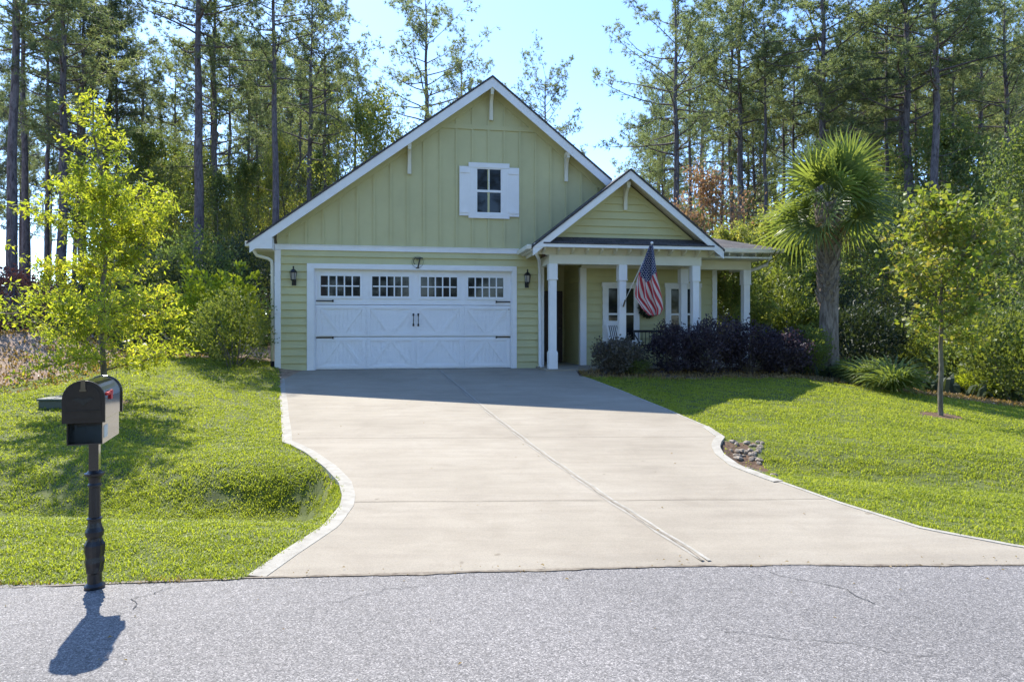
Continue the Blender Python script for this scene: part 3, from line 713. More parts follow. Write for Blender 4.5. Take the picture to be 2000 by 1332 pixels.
bn = empty('porch_bench', c, TH, 'dark metal porch bench half hidden behind the purple hedge', 'bench')
MB().box(-.62, .62, -.22, .22, .40, .43).build('seat', M['black_metal'], bn)
m = MB().box(-.64, .64, .18, .22, .87, .93).box(-.64, .64, .19, .21, .52, .55)
for k in range(13): x = -.6+k*.1; m.box(x-.008, x+.008, .195, .205, .55, .87)
m.build('backrest', M['black_metal'], bn)
for sx in (-.62, .62):
    m = MB().tube([(sx, -.2, 0), (sx, -.2, .62), (sx, .2, .84)], .018, 6).tube([(sx, .2, 0), (sx, .2, .86)], .018, 6); m.build('leg', M['black_metal'], bn)
# flag on its pole, fixed to the second column
b0 = world(8.31, 1.12, 1.62); tip = world(8.72, 1.95, 3.02)
fl = empty('flag', b0, 0, 'american flag hanging from a white pole on the second porch column', 'flag')
loc = lambda v: tuple(Vector(v)-b0)
MB().tube([loc(b0), loc(tip)], .009, 8).build('pole', M['white'], fl, True)
MB().lathe([(0, -.03), (.03, -.02), (.036, 0), (.03, .02), (0, .035)], 12, loc(tip)).build('finial', M['white'], fl, True)
MB().tube([loc(b0+Vector((0, .02, -.06))), loc(b0+(tip-b0).normalized()*.12)], .02, 8).build('pole_bracket', M['brass'], fl)
right = Vector((math.cos(TH), math.sin(TH), 0)); toward = (Vector((0, 0, 0))-Vector((2.9, 15.5, 0))).normalized()
V = []; F = []; UVs = []; nu, nv = 40, 60
top = tip+(b0-tip)*.03
# cloth outline down the drop: t -> (left, right) offset from the tip, metres
tt = [0, .12, .3, .5, .75, .92, 1]; LL = [-.03, -.12, -.24, -.36, -.42, -.24, -.10]; RR = [.03, .06, .10, .15, .26, .30, .22]
DZ = 1.62
for j in range(nv+1):
    t = j/nv
    for i in range(nu+1):
        u = i/nu
        l = float(np.interp(t, tt, LL)); r = float(np.interp(t, tt, RR))
        x = l+(r-l)*u
        ph = u*PI*5+t*1.1
        fold = (.03+.05*min(1, t*1.6))*math.sin(ph)*(.7+.3*math.sin(u*9+t*2))
        drop = t*DZ*(1-.0*u)+(.07*(1-abs(2*u-.9)) if t > .5 else 0)*(t-.5)+.012*math.sin(u*40)*(t > .97)
        back = (1-u)*.25*(1-t)*t*2
        p = top+right*(x+.02*math.sin(ph*1.3))-toward*(-fold+back)-Vector((0, 0, drop))
        V.append(loc(p)); UVs.append((u+.0*t, t))
for j in range(nv):
    for i in range(nu): a = j*(nu+1)+i; F.append((a, a+1, a+nu+2, a+nu+1))
me = bpy.data.meshes.new('cloth'); me.from_pydata(V, [], F); uvl = me.uv_layers.new(name='UV')
for l in me.loops: uvl.data[l.index].uv = UVs[l.vertex_index]
me.polygons.foreach_set('use_smooth', [True]*len(me.polygons)); me.materials.append(M['flag'])
o = link(bpy.data.objects.new('cloth', me)); o.parent = fl

# ---------------------------------------------------------------- mailbox
mbx, mby = -2.47, 3.93
mb = empty('mailbox', (mbx, mby, 0), math.radians(19), 'black metal mailbox with red flag on an ornate post at the road edge', 'mailbox')
# local: -y is the door, box 0.195 wide; box middle near the post
y0_, y1_ = -.21, .23; hw = .098; zb, zt = 1.022, 1.243
def arch(w_, z0, z1, n=14):
    pts = [(-w_, z0), (w_, z0), (w_, z1-w_)]
    for k in range(1, n): a = PI*k/n; pts.append((w_*math.cos(a), z1-w_+w_*math.sin(a)))
    pts.append((-w_, z1-w_)); return pts
def m_steel():
    m, nt, p = newmat('black_mailbox_paint')
    p.inputs['Base Color'].default_value = (.022, .021, .020, 1); p.inputs['Metallic'].default_value = .0
    p.inputs['Roughness'].default_value = .16; p.inputs['Specular IOR Level'].default_value = .35
    p.inputs['Coat Weight'].default_value = 1.0; p.inputs['Coat Roughness'].default_value = .08
    bump(nt, p, noise(nt, 40, 4, .6), .08, .002); return m
M['mail'] = m_steel(); M['mail_door'] = painted('dark_door_paint', (.035, .028, .024), .4, .25, 20, spec=.3)
o = MB().prism(arch(hw, zb, zt), y0_+.01, y1_-.012).build('box', M['mail'], mb, bevel=.002)
MB().prism(arch(hw+.008, zb-.004, zt+.007), y1_-.012, y1_).build('back_plate', M['mail'], mb, bevel=.003)
d = MB().prism(arch(hw+.007, zb-.012, zt+.006), y0_-.004, y0_+.01)
d.prism(arch(hw-.012, zb+.012, zt-.012), y0_-.007, y0_-.0045)
d.box(-hw+.01, hw-.01, y0_-.010, y0_-.0075, zb+.052, zb+.060)
d = d.build('door', M['mail_door'], mb, bevel=.0025)
m = MB().prism([(-.012, zt-.05), (.012, zt-.05), (.009, zt+.01), (-.009, zt+.01)], y0_-.016, y0_-.006).box(-.016, .016, y0_-.02, y0_-.006, zt-.055, zt-.045); m.build('latch', M['brass'], d)
m = MB()    # eagle-like relief kept as a plain spread shape
m.prism([(-.055, zt-.10), (-.02, zt-.115), (0, zt-.135), (.02, zt-.115), (.055, zt-.10), (.03, zt-.09), (0, zt-.10), (-.03, zt-.09)], y0_-.011, y0_-.0065); m.build('relief', M['black_metal'], d)
m = MB().box(hw+.001, hw+.008, -.17, -.02, zb+.135, zb+.152).box(hw+.001, hw+.009, -.075, -.035, zb+.105, zb+.158).lathe([(0, 0), (.012, 0), (.012, .01), (0, .01)], 8, (hw+.006, -.155, zb+.14))
m.build('red_flag', M['red'], mb)
nb = MB(); za, zc_, hw2 = .884, 1.018, .088
nb.box(-hw2, hw2, y0_+.02, y1_-.02, za, za+.006).box(-hw2, -hw2+.005, y0_+.02, y1_-.02, za+.006, zc_).box(hw2-.005, hw2, y0_+.02, y1_-.02, za+.006, zc_).box(-hw2+.005, hw2-.005, y1_-.026, y1_-.02, za+.006, zc_).box(-hw2+.005, hw2-.005, y0_+.02, y1_-.026, zc_-.006, zc_)
nb = nb.build('newspaper_box', M['mail'], mb)
MB().box(hw2+.0005, hw2+.002, y0_+.05, y0_+.13, za+.03, za+.10).build('address_label', M['label'], nb)
pm = MB().box(-.026, .026, -.005, .047, .68, za-.001)
pm.build('upper_post', M['mail'], mb, bevel=.003)
prof = [(.062, 0), (.064, .02), (.045, .035), (.044, .09), (.052, .10), (.055, .13), (.063, .16), (.056, .19), (.064, .22), (.066, .26), (.050, .285), (.044, .30), (.055, .315), (.058, .34), (.046, .365), (.040, .39), (.040, .405), (.048, .41), (.048, .418), (.037, .424), (.034, .60), (.042, .605), (.042, .615), (.035, .625), (.037, .645), (.043, .66), (.060, .672), (.062, .684), (.046, .69), (.038, .70)]
m = MB(); n = 32; i0 = 0
for r, z in prof:
    r *= .86
    for j in range(n):
        a = 2*PI*j/n; f = 1.0
        if .42 < z < .60 or z == .60: f = 1-.10*(j % 4 == 0)
        if .10 < z < .30: f = 1-.12*abs(math.sin(a*4))
        m.v.append((r*f*math.cos(a), .021+r*f*math.sin(a), z))
for k in range(len(prof)-1):
    for j in range(n): a = k*n+j; b = k*n+(j+1) % n; m.f.append((a, b, b+n, a+n))
m.f.append(tuple(range((len(prof)-1)*n, len(prof)*n)))
m.build('ornate_post', M['black_metal'], mb)
# flat utility box lid on the lawn
ub = empty('utility_box', (-7.05, 10.6, gzs(-7.05, 10.6)), .03, 'low dark green utility box on the left lawn behind the mailbox', 'utility box')
MB().box(-.32, .32, -.25, .25, -.05, .11).build('body', M['grey_plastic'], ub, bevel=.01)
MB().box(-.34, .34, -.27, .27, .112, .15).build('lid', M['grey_plastic'], ub, bevel=.012)

# ---------------------------------------------------------------- foliage makers
def rot_rand(rs, n):
    d = rs.normal(size=(n, 3)); return d/np.linalg.norm(d, axis=1, keepdims=True)
def leaf_mesh(P, size, rs, up=.35, asp=.45, outdir=None, sj=.35):
    """folded diamond leaves, one per point"""
    n = len(P); d = rot_rand(rs, n); d[:, 2] -= .25
    if outdir is not None: d = d*.7+outdir
    d /= np.linalg.norm(d, axis=1, keepdims=True)
    q = rot_rand(rs, n); q[:, 2] += up; s = np.cross(d, q); s /= np.linalg.norm(s, axis=1, keepdims=True)+1e-9
    nn = np.cross(s, d); L = size*(1+sj*rs.uniform(-1, 1, n))[:, None]
    a = P; b = P+d*L*.5+s*L*asp*.5+nn*L*.08; c = P+d*L; e = P+d*L*.5-s*L*asp*.5+nn*L*.08
    V = np.stack([a, b, c, e], 1).reshape(-1, 3); i = np.arange(n)*4
    T = np.stack([i, i+1, i+2, i, i+2, i+3], 1).reshape(-1, 3)
    return V, T
def tuft_mesh(C, A, rs, K=12, L=.22, wd=.016):
    n = len(C); C = np.repeat(C, K, 0); A = np.repeat(A, K, 0)
    d = A*.7+rot_rand(rs, n*K); d /= np.linalg.norm(d, axis=1, keepdims=True)
    s = np.cross(d, rot_rand(rs, n*K)); s /= np.linalg.norm(s, axis=1, keepdims=True)+1e-9
    l = L*rs.uniform(.6, 1.15, (n*K, 1))
    V = np.stack([C-s*wd*.5, C+s*wd*.5, C+d*l], 1).reshape(-1, 3)
    T = np.arange(len(V)).reshape(-1, 3)
    return V, T
def limb(m, p, d, L, r, rs, nseg=5, sag=0.0, wig=.12, n=5):
    pts = [p.copy()]; d = d.normalized(); dirs = []
    for k in range(nseg):
        d = (d+Vector(rs.normal(size=3))*wig+Vector((0, 0, sag))).normalized()
        pts.append(pts[-1]+d*(L/nseg)); dirs.append(d.copy())
    m.tube(pts, [max(r*(1-.85*k/nseg), .004) for k in range(nseg+1)], n, False)
    return pts, dirs
def set_mesh(name, parent, V, T, mat): return npmesh(name, V, T, mat, parent)
def make_pine(seed, Ht=20, base=.45, spread=3.0, nb=46, r0=.19, mat='needle', K=13, dens=1.25, lean=.02, wd=.028, L=.26):
    rs = np.random.RandomState(seed); t = empty('pine_tree', (0, 0, 0))
    m = MB(); pts = []; x = y = 0; dx, dy = rs.normal(size=2)*lean
    for k in range(13):
        h = Ht*k/12; x += dx+rs.normal()*.05; y += dy+rs.normal()*.05; pts.append(Vector((x, y, h-.3 if k == 0 else h)))
    x0_ = pts[0].x; y0__ = pts[0].y
    pts = [Vector((q.x-x0_, q.y-y0__, q.z)) for q in pts]
    m.tube(pts, [r0*(1.25 if k == 0 else 1)*(1-k/12)**.75+.02 for k in range(13)], 9, False)
    def at_h(h):
        f = min(h/Ht*12, 11.999); k = int(f); return pts[k].lerp(pts[k+1], f-k)
    C = []; A = []
    for i in range(nb):
        f = (i+rs.uniform(0, 1))/nb; h = Ht*(base+(1-base)*f**.9*.99); p = at_h(h)
        az = i*2.4+rs.normal()*.5
        prof = math.sin(min(1, (f*1.0+.22))*PI*.8)**.8
        Lb = spread*prof*rs.uniform(.55, 1.15)+.35
        el = -.05+.75*f+rs.normal()*.16
        d = Vector((math.cos(az)*math.cos(el), math.sin(az)*math.cos(el), math.sin(el)))
        bp, bd = limb(m, p, d, Lb, .045*(1-f)+.018, rs, 5, .05, .14, 4)
        for k in range(1, 6):
            ns = 2 if k < 5 else 3
            if k == 1 and Lb > 1.5 : continue
            for _ in range(ns):
                tl = rs.uniform(.25, .75)*(.35+.18*Lb)
                sd = (bd[k-1]+Vector(rs.normal(size=3))*.75+Vector((0, 0, .15)))
                tp, td = limb(m, bp[k], sd, tl, .012, rs, 2, .08, .15, 3)
                for q in range(1, 3):
                    for _2 in range(int(2*dens+rs.uniform(0, 1))):
                        C.append(tuple(tp[q]+Vector(rs.normal(size=3))*.13)); A.append(tuple(td[q-1]))
    # dead stubs below the crown
    for i in range(7):
        h = Ht*base*rs.uniform(.55, 1.0); az = rs.uniform(0, 6.28)
        limb(m, at_h(h), Vector((math.cos(az), math.sin(az), .1)), rs.uniform(.4, 1.6), .022, rs, 4, -.03, .2, 3)
    m.build('trunk', M['pine_bark'], t, True)
    V, T = tuft_mesh(np.array(C), np.array(A), rs, K, L, wd)
    set_mesh('crown', t, V, T, M[mat]); return t
def make_broad(seed, Ht=9, base=.2, spread=2.6, nb=26, r0=.10, mat='broad', leaf=.16, per=60, wob_=.012, trunk='bark', shape='oval', name='broadleaf_tree', clump=.34, asp=.6, el0=.25, n2=3):
    rs = np.random.RandomState(seed); t = empty(name, (0, 0, 0)); m = MB(); pts = []
    x = y = 0
    for k in range(10):
        pts.append(Vector((x, y, Ht*.93*k/9-(.2 if k == 0 else 0)))); x += rs.normal()*wob_*Ht; y += rs.normal()*wob_*Ht
    m.tube(pts, [r0*(1-k/9)**.8+.008 for k in range(10)], 8, False)
    def at_h(h):
        f = min(h/(Ht*.93)*9, 8.999); k = int(f); return pts[k].lerp(pts[k+1], f-k)
    C = []
    for i in range(nb):
        f = (i+rs.uniform(0, 1))/nb; h = Ht*(base+(.93-base)*f)
        if shape == 'cone': pr = ((1-f)**1.05*.95+.09)*(.72+.28*math.sin(f*16))
        else: pr = math.sin((f*.8+.16)*PI)**.7
        Lb = spread*pr*rs.uniform(.7, 1.15)+.12; az = i*2.4+rs.normal()*.4; el = el0+.55*f+rs.normal()*.15
        d = Vector((math.cos(az)*math.cos(el), math.sin(az)*math.cos(el), math.sin(el)))
        bp, bd = limb(m, at_h(h), d, Lb, r0*.33*(1-f*.6), rs, 5, .05, .14, 4)
        for k in range(1, 6):
            if shape == 'cone' and Lb < .75 and k % 2: continue
            C.append(bp[k])
            for _ in range((n2 if k < 5 else 1) if not (shape == 'cone' and Lb < .9) else (1 if Lb > .5 else 0)):
                sd = bd[k-1]+Vector(rs.normal(size=3))*.7
                tp, td = limb(m, bp[k], sd, Lb*rs.uniform(.15, .38), .008, rs, 2, .05, .2, 3)
                C += [tp[1], tp[2]]
    C.append(at_h(Ht*.93))
    m.build('trunk', M[trunk], t, True)
    C = np.array([tuple(c) for c in C]); n = int(per)
    P = np.repeat(C, n, 0); P = P+rs.normal(size=P.shape)*clump*np.array([1, 1, .75])*rs.uniform(.3, 1, (len(P), 1))
    V, T = leaf_mesh(P, leaf, rs, asp=asp); set_mesh('crown', t, V, T, M[mat]); return t
def make_shrub(seed, rx, ry, h, n, leaf, mat, name='shrub', stems=9, asp=.5, spiky=0.0, trunkmat='bark', low=.0):
    rs = np.random.RandomState(seed); t = empty(name, (0, 0, 0)); m = MB(); C = []
    for i in range(stems):
        az = i*2.4; rr = rs.uniform(.3, 1); d = Vector((math.cos(az)*rx*rr, math.sin(az)*ry*rr, h*rs.uniform(.6, 1.0+spiky)))
        p0 = Vector((math.cos(az)*rx*.12, math.sin(az)*ry*.12, -.05)); pp, dd = limb(m, p0, d, d.length*.92, .018, rs, 5, .03, .12, 4)
        C += pp[3:]
    m.build('stems', M[trunkmat], t, True)
    u = rot_rand(rs, n); r = rs.uniform(.35, 1, n)**.45
    bump_ = 1+.16*np.sin(u[:, 0]*7+seed)*np.sin(u[:, 1]*6+1)+.14*np.sin(u[:, 2]*9+seed*2)*np.cos(u[:, 0]*11)+.07*np.sin(u[:, 1]*23+u[:, 2]*19)
    P = u*(r*bump_)[:, None]*np.array([rx, ry, h*.55]); P[:, 2] += h*.5
    keep = (P[:, 2] > low) & (np.sin(P[:, 0]*9/rx*.6+seed)+np.sin(P[:, 1]*8/ry*.6)+np.sin(P[:, 2]*9/h+seed)+rs.normal(size=n)*.9 > -1.3)
    P = P[keep]
    if len(C) and spiky:
        c = np.array([tuple(q) for q in C]); E = np.repeat(c, 40, 0); E = E+rs.normal(size=E.shape)*.07; P = np.concatenate([P, E])
    o = P/np.linalg.norm(P-np.array([0, 0, h*.3]), axis=1, keepdims=True); o = o*.5; o[:, 2] += .3
    V, T = leaf_mesh(P, leaf, rs, asp=asp, outdir=o); set_mesh('leaves', t, V, T, M[mat]); return t
def clone(src, loc, rz=0, sc=(1, 1, 1), label=None, cat=None, group=None):
    r = src.copy(); link(r); r.location = loc; r.rotation_euler = (0, 0, rz); r.scale = sc if hasattr(sc, '__len__') else (sc,)*3
    for ch in src.children:
        c = ch.copy(); link(c); c.parent = r
    return tag(r, label, cat, group)
def first_or(src, used, *a, **k):
    if src.name in used: return clone(src, *a, **k)
    used.add(src.name); loc, rz, sc = a[0], a[1], a[2]
    src.location = loc; src.rotation_euler = (0, 0, rz); src.scale = sc if hasattr(sc, '__len__') else (sc,)*3
    return tag(src, k.get('label'), k.get('cat'), k.get('group'))
used = set()
def X_at(px, D): return (px-1000)/1300*D

# ---------------------------------------------------------------- pines
PA = make_pine(11, base=.42, spread=3.0, nb=46)
PB = make_pine(12, base=.58, spread=3.1, nb=40)
PC = make_pine(13, base=.30, spread=2.7, nb=66, mat='needle_dark', dens=1.8)
PD = make_pine(14, base=.48, spread=3.6, nb=42, dens=1.3)
PE = make_pine(15, base=.66, spread=2.8, nb=30, r0=.17)
P = [  # px, distance, proto, height, girth, rot, label
 (22, 27, PB, 19.5, 1.1, .3, 'blue-grey pine trunk nearest the left edge of the photo'),
 (50, 33, PE, 20, 1.0, 1.1, 'second pine from the left edge, straight dark trunk'),
 (118, 30, PA, 17.5, 1.3, 2.2, 'dense dark pine rising left of the young yellow-green tree'),
 (165, 37, PC, 18.5, 1.2, 4.0, 'dark bushy pine just behind the top left of the young tree'),
 (205, 40, PC, 19.0, 1.2, 5.2, 'dark crowned pine behind the young tree, right of the bushy one'),
 (268, 44, PA, 17.5, 1.0, .8, 'slim pine behind the right side of the young tree crown'),
 (318, 52, PA, 18, 1.0, 2.6, 'slender pine between the young tree and the thick bare pine trunk'),
 (381, 31, PE, 19, 1.5, 3.3, 'thick straight pine with long bare trunk left of the house'),
 (424, 34, PA, 18, 1.1, 5.0, 'dark pine just right of the thick bare pine trunk'),
 (483, 46, PA, 19, .9, 1.9, 'thin pine halfway between thick pine and the twin forked one'),
 (540, 31, PB, 18, 1.05, 2.9, 'tall pine rising directly above the left garage eave'),
 (607, 36, PD, 18.5, .95, .2, 'pine behind the left roof slope with spreading crown'),
 (648, 45, PA, 17, .9, 4.4, 'thin pine behind the left roof slope, next to the spreading one'),
 (692, 40, PA, 15.5, .9, 5.6, 'pine behind the middle of the left roof slope'),
 (738, 46, PA, 13.5, .9, 3.5, 'short pine with round crown behind left roof slope, beside open sky'),
 (838, 40, PD, 20.5, 1.1, 1.4, 'tall pine against open sky left of the gable peak'),
 (908, 44, PA, 19.0, .9, 2.4, 'slimmer pine against open sky directly left of the gable peak'),
 (1062, 38, PD, 15.4, .9, 5.9, 'pine crown showing just right of the main gable peak'),
 (1315, 35, PD, 19.5, 1.05, 3.9, 'pine with wide crown right of the open sky, above the porch gable'),
 (1290, 47, PA, 15.0, .8, 1.0, 'small thin pine behind the top of the porch gable'),
 (1428, 40, PE, 21, 1.0, .9, 'left trunk of the close pair of pines behind the hip roof'),
 (1448, 37, PB, 21, 1.15, 2.0, 'right and thicker trunk of the close pair of pines behind the hip roof'),
 (1480, 50, PA, 20, .9, 3.1, 'thin pine between the close pair and the palm'),
 (1530, 44, PE, 21, .9, 4.2, 'slim leaning pine above the left side of the palm'),
 (1600, 33, PB, 21, 1.2, 5.3, 'thick grey pine rising straight out of the palm crown'),
 (1640, 48, PA, 21, .9, .4, 'thin pine above the right side of the palm crown'),
 (1665, 40, PB, 20, .9, 1.5, 'pine between the palm and the young maple, narrow trunk'),
 (1755, 36, PE, 21, 1.1, 2.6, 'dark pine left of the thick leaning grey pine'),
 (1782, 31, PB, 21, 1.3, 3.7, 'thick pale grey pine above the young maple'),
 (1832, 29, PE, 20, 1.3, 4.8, 'tall dark pine right of the thick pale one'),
 (1905, 38, PB, 21, 1.1, 5.9, 'pine near the top right corner, partly behind leaves'),
 (1965, 33, PA, 20, 1.1, 1.2, 'last pine before the right edge of the photo'),
]
for px, D, pr, h, g, rz, lab in P:
    x = X_at(px, D); z = 0.0 if abs(x) > 15 else .3
    first_or(pr, used, (x, D, gzs(x, D)), rz, (g*h/20*1.0, g*h/20, h/20), label=lab, cat='pine tree', group='pines behind the house')
PF = make_pine(16, Ht=20, base=.74, spread=2.3, nb=24, r0=.15, lean=.035)
SL = [(1352, 42), (1400, 46), (1500, 36), (1560, 41), (1585, 46), (1625, 39), (1700, 43), (1722, 34), (1742, 47), (1802, 41), (1860, 35), (1878, 44), (1930, 40), (1990, 43), (90, 36), (140, 44), (240, 38), (345, 45), (400, 43), (455, 41), (510, 44), (575, 43), (635, 38), (670, 47)]
for k, (px, D) in enumerate(SL):
    x = X_at(px, D); side = 'right' if px > 1000 else 'left'
    first_or(PF, used, (x, D, gzs(x, D)), k*1.9, (.9, .9, (.98 if px > 1000 else .88)), label='slim bare trunked pine among the pines %s of the house' % side, cat='pine tree', group='slim bare pines %s of the house' % side)
rs = np.random.RandomState(21)
protos = [PA, PB, PC, PD, PE]
for k in range(24):
    px = rs.uniform(-60, 690); D = rs.uniform(48, 78); pr = protos[rs.choice([0, 1, 2, 3, 4], p=[.45, .15, .1, .2, .1])]
    h = rs.uniform(.78, 1)*(1.55+ (638-rs.uniform(60, 250))/1300*D); x = X_at(px, D)
    first_or(pr, used, (x, D, gzs(x, D)), rs.uniform(0, 6.28), (.85*h/20, .85*h/20, h/20), label='slender pine deep in the woods left of the house', cat='pine tree', group='far pines left of the house')
for k in range(34):
    px = rs.uniform(1270, 2080); D = rs.uniform(44, 75); pr = protos[rs.choice([0, 1, 3, 4], p=[.45, .2, .2, .15])]
    h = (1.55+(638-rs.uniform(-40, 150) + (120 if px < 1330 else 0)*-1)/1300*D)*rs.uniform(.8, 1); x = X_at(px, D)
    first_or(pr, used, (x, D, gzs(x, D)), rs.uniform(0, 6.28), (.85*h/20, .85*h/20, h/20), label='slender pine deep in the woods right of the house', cat='pine tree', group='far pines right of the house')
# ---------------------------------------------------------------- woodland broadleaf trees
BA = make_broad(31, 9, .12, 2.7, 38, .10, 'broad', .115, 14, clump=.27)
BB = make_broad(32, 9, .20, 3.0, 36, .11, 'broad_y', .115, 12, clump=.27)
BC = make_broad(33, 6, .10, 2.1, 30, .06, 'broad_y', .12, 22, clump=.2)
BD = make_broad(34, 5, .12, 1.8, 16, .05, 'autumn', .10, 13)
Bt = [ # px, D, proto, scale(height m), wide, rot, label
 (300, 34, BA, 10, 1.0, .3, 'leafy woodland tree left of the thick bare pine trunk'),
 (430, 33, BA, 7.5, .9, 1.0, 'dark leafy tree filling the gap left of the garage roof'),
 (475, 38, BA, 9.5, .7, 2.0, 'green leafy tree behind the left garage eave'),
 (565, 40, BB, 11, .6, 3.0, 'olive leafy tree behind the lower left roof slope'),
 (625, 40, BA, 10.5, .7, 4.0, 'leafy tree behind the left roof slope, below the spreading pine'),
 (700, 36, BB, 13.0, .75, 5.0, 'tall yellowish leafy tree beside the open sky'),
 (755, 42, BA, 10.5, .8, .6, 'small leafy tree behind the middle of the left roof slope'),
 (350, 40, BB, 11, 1.0, 5.5, 'pale leafy tree far behind the lime shrub'),
 (1385, 28, BD, 7.5, .8, 1.2, 'orange-red autumn tree behind the porch roof'),
 (1340, 44, BA, 9.5, .9, 2.2, 'leafy tree low behind the porch gable right slope'),
 (1480, 30, BC, 6.5, .9, 3.2, 'green leafy tree behind the porch roof end'),
 (1530, 24, BC, 5.4, 1.0, 4.2, 'leafy understory tree between porch end and palm trunk'),
 (1690, 27, BA, 8.5, .9, 5.2, 'leafy tree just right of the palm crown'),
 (1790, 27, BB, 7.0, .7, .2, 'yellow-green tree behind the young maple'),
 (1895, 24, BC, 6.6, .8, 1.2, 'lime leafy tree high on the right, behind the maple'),
 (2015, 19, BA, 8.4, .75, 2.2, 'large dark leafy tree at the right edge of the photo'),
 (1840, 31, BA, 13, .9, 3.2, 'tall dark leafy tree in the upper right'),
 (1640, 33, BB, 8, .9, 4.2, 'leafy tree behind the palm trunk'),
 (1960, 33, BB, 12.0, .8, 3.6, 'tall leafy tree in the top right corner'),
 (1745, 36, BB, 12, .9, 2.6, 'pale leafy tree between the palm and the thick grey pine'),
 (1435, 19.5, BC, 3.9, .8, .8, 'bright leafy tree seen under the right end of the porch'),
]
for px, D, pr, h, wd_, rz, lab in Bt:
    x = X_at(px, D); base_h = {BA.name: 9, BB.name: 9, BC.name: 6, BD.name: 5}[pr.name]; sc = h/base_h
    first_or(pr, used, (x, D, gzs(x, D)), rz, (sc*wd_, sc*wd_, sc), label=lab, cat='tree', group='leafy trees in the woods')
for k in range(9):
    px = rs.uniform(1450, 2050); D = rs.uniform(34, 55); h = rs.uniform(6, 10); x = X_at(px, D); pr = (BA, BB, BC)[k % 3]; b = 6 if pr is BC else 9
    clone(pr, (x, D, gzs(x, D)), rs.uniform(0, 6), (h/b, h/b, h/b), 'leafy tree in the shaded woods right of the palm', 'tree', 'leafy trees deep in the right woods')
for k in range(8):
    px = rs.uniform(240, 640); D = rs.uniform(40, 60); h = rs.uniform(6, 11); x = X_at(px, D); pr = (BA, BB, BC)[k % 3]; b = 6 if pr is BC else 9
    clone(pr, (x, D, gzs(x, D)), rs.uniform(0, 6), (h/b, h/b, h/b), 'leafy tree in the shaded woods behind the lime shrub', 'tree', 'leafy trees deep in the left woods')
# trees across the road behind the viewer, seen in the window glass
for k in range(26):
    x = -34+k*3.1; y = -15-(k*7 % 5)*2.2; pr = (PC, BA, PC, PC, BA)[k % 5]; b, h = (9, 11) if pr is BA else (20, 19)
    clone(pr, (x, y, 0), k*1.3, (h/b*1.4, h/b*1.4, h/b), 'tree across the road mirrored in the window panes', 'tree', 'trees across the road')

# ---------------------------------------------------------------- shrubs
def put(o, x, y, rz=0, sc=1, label=None, cat='shrub', group=None):
    o.location = (x, y, gzs(x, y)); o.rotation_euler = (0, 0, rz); o.scale = (sc,)*3 if not hasattr(sc, '__len__') else sc
    return tag(o, label, cat, group)
put(make_shrub(41, .95, .9, 1.75, 7500, .065, 'shrub_m', asp=.5), X_at(447, 15.4), 15.6, 0, 1, 'rounded green shrub beside the left garage corner')
put(make_shrub(42, 1.25, 1.0, 2.0, 4200, .13, 'shrub_y', asp=.5, spiky=.35, stems=16), X_at(425, 17.6), 17.6, 0, 1, 'tall lime green shrub with arching shoots behind the rounded one')
put(make_shrub(43, 1.4, 1.2, 2.2, 5500, .10, 'shrub_d'), X_at(300, 22), 22, 0, 1, 'dark evergreen shrub behind the young tree trunk')
put(make_shrub(44, 1.0, 1.0, 1.3, 5000, .08, 'red_shrub'), X_at(8, 14.5), 14.5, 0, 1, 'dark red shrub at the left edge of the photo')
put(make_shrub(45, 1.6, 1.2, 2.4, 6000, .11, 'shrub_d'), X_at(205, 25), 25, 0, 1, 'dark shrub in the woods behind the young tree')
put(make_shrub(46, 1.7, 1.3, 3.3, 6000, .12, 'broad'), X_at(380, 23.5), 23.5, 0, 1, 'green bush under the thick bare pine trunk')
put(make_shrub(47, 1.9, 1.3, 3.6, 7000, .12, 'shrub_d'), X_at(465, 24.5), 25.5, 0, 1, 'tall dark bush behind the left garage corner')
# hedge of purple shrubs before the porch
hd = [(1208, 15.8, .58, .5, .72, 'low greyish shrub at the walk, left end of the hedge'), (1318, 15.9, .66, .6, .98, 'purple hedge shrub second from the left, before the bench'),
      (1388, 15.8, .70, .65, 1.18, 'tallest purple hedge shrub before the third column'), (1462, 15.9, .74, .65, 1.08, 'purple hedge shrub before the end column'), (1532, 15.8, .62, .6, .92, 'purple shrub at the right end of the hedge')]
for k, (px, D, a, b, h, lab) in enumerate(hd):
    put(make_shrub(51+k, a, b, h, 5200, .06, 'loro' if k else 'loro_g', name='hedge_shrub', asp=.55, spiky=.25, stems=22), X_at(px, D), D, 0, 1, lab, 'shrub', 'purple hedge before the porch')
put(make_shrub(57, .42, .4, 1.15, 2200, .07, 'shrub_m', asp=.4, spiky=.3, stems=10), X_at(1583, 16), 16, 0, 1, 'thin pale green shrub between the purple hedge and palm trunk')
put(make_shrub(58, .55, .5, .7, 2400, .06, 'shrub_m', asp=.4, spiky=.2), X_at(1245, 15.5), 15.6, 0, (.6, .6, .5), 'small greenish clump at the foot of the purple hedge')
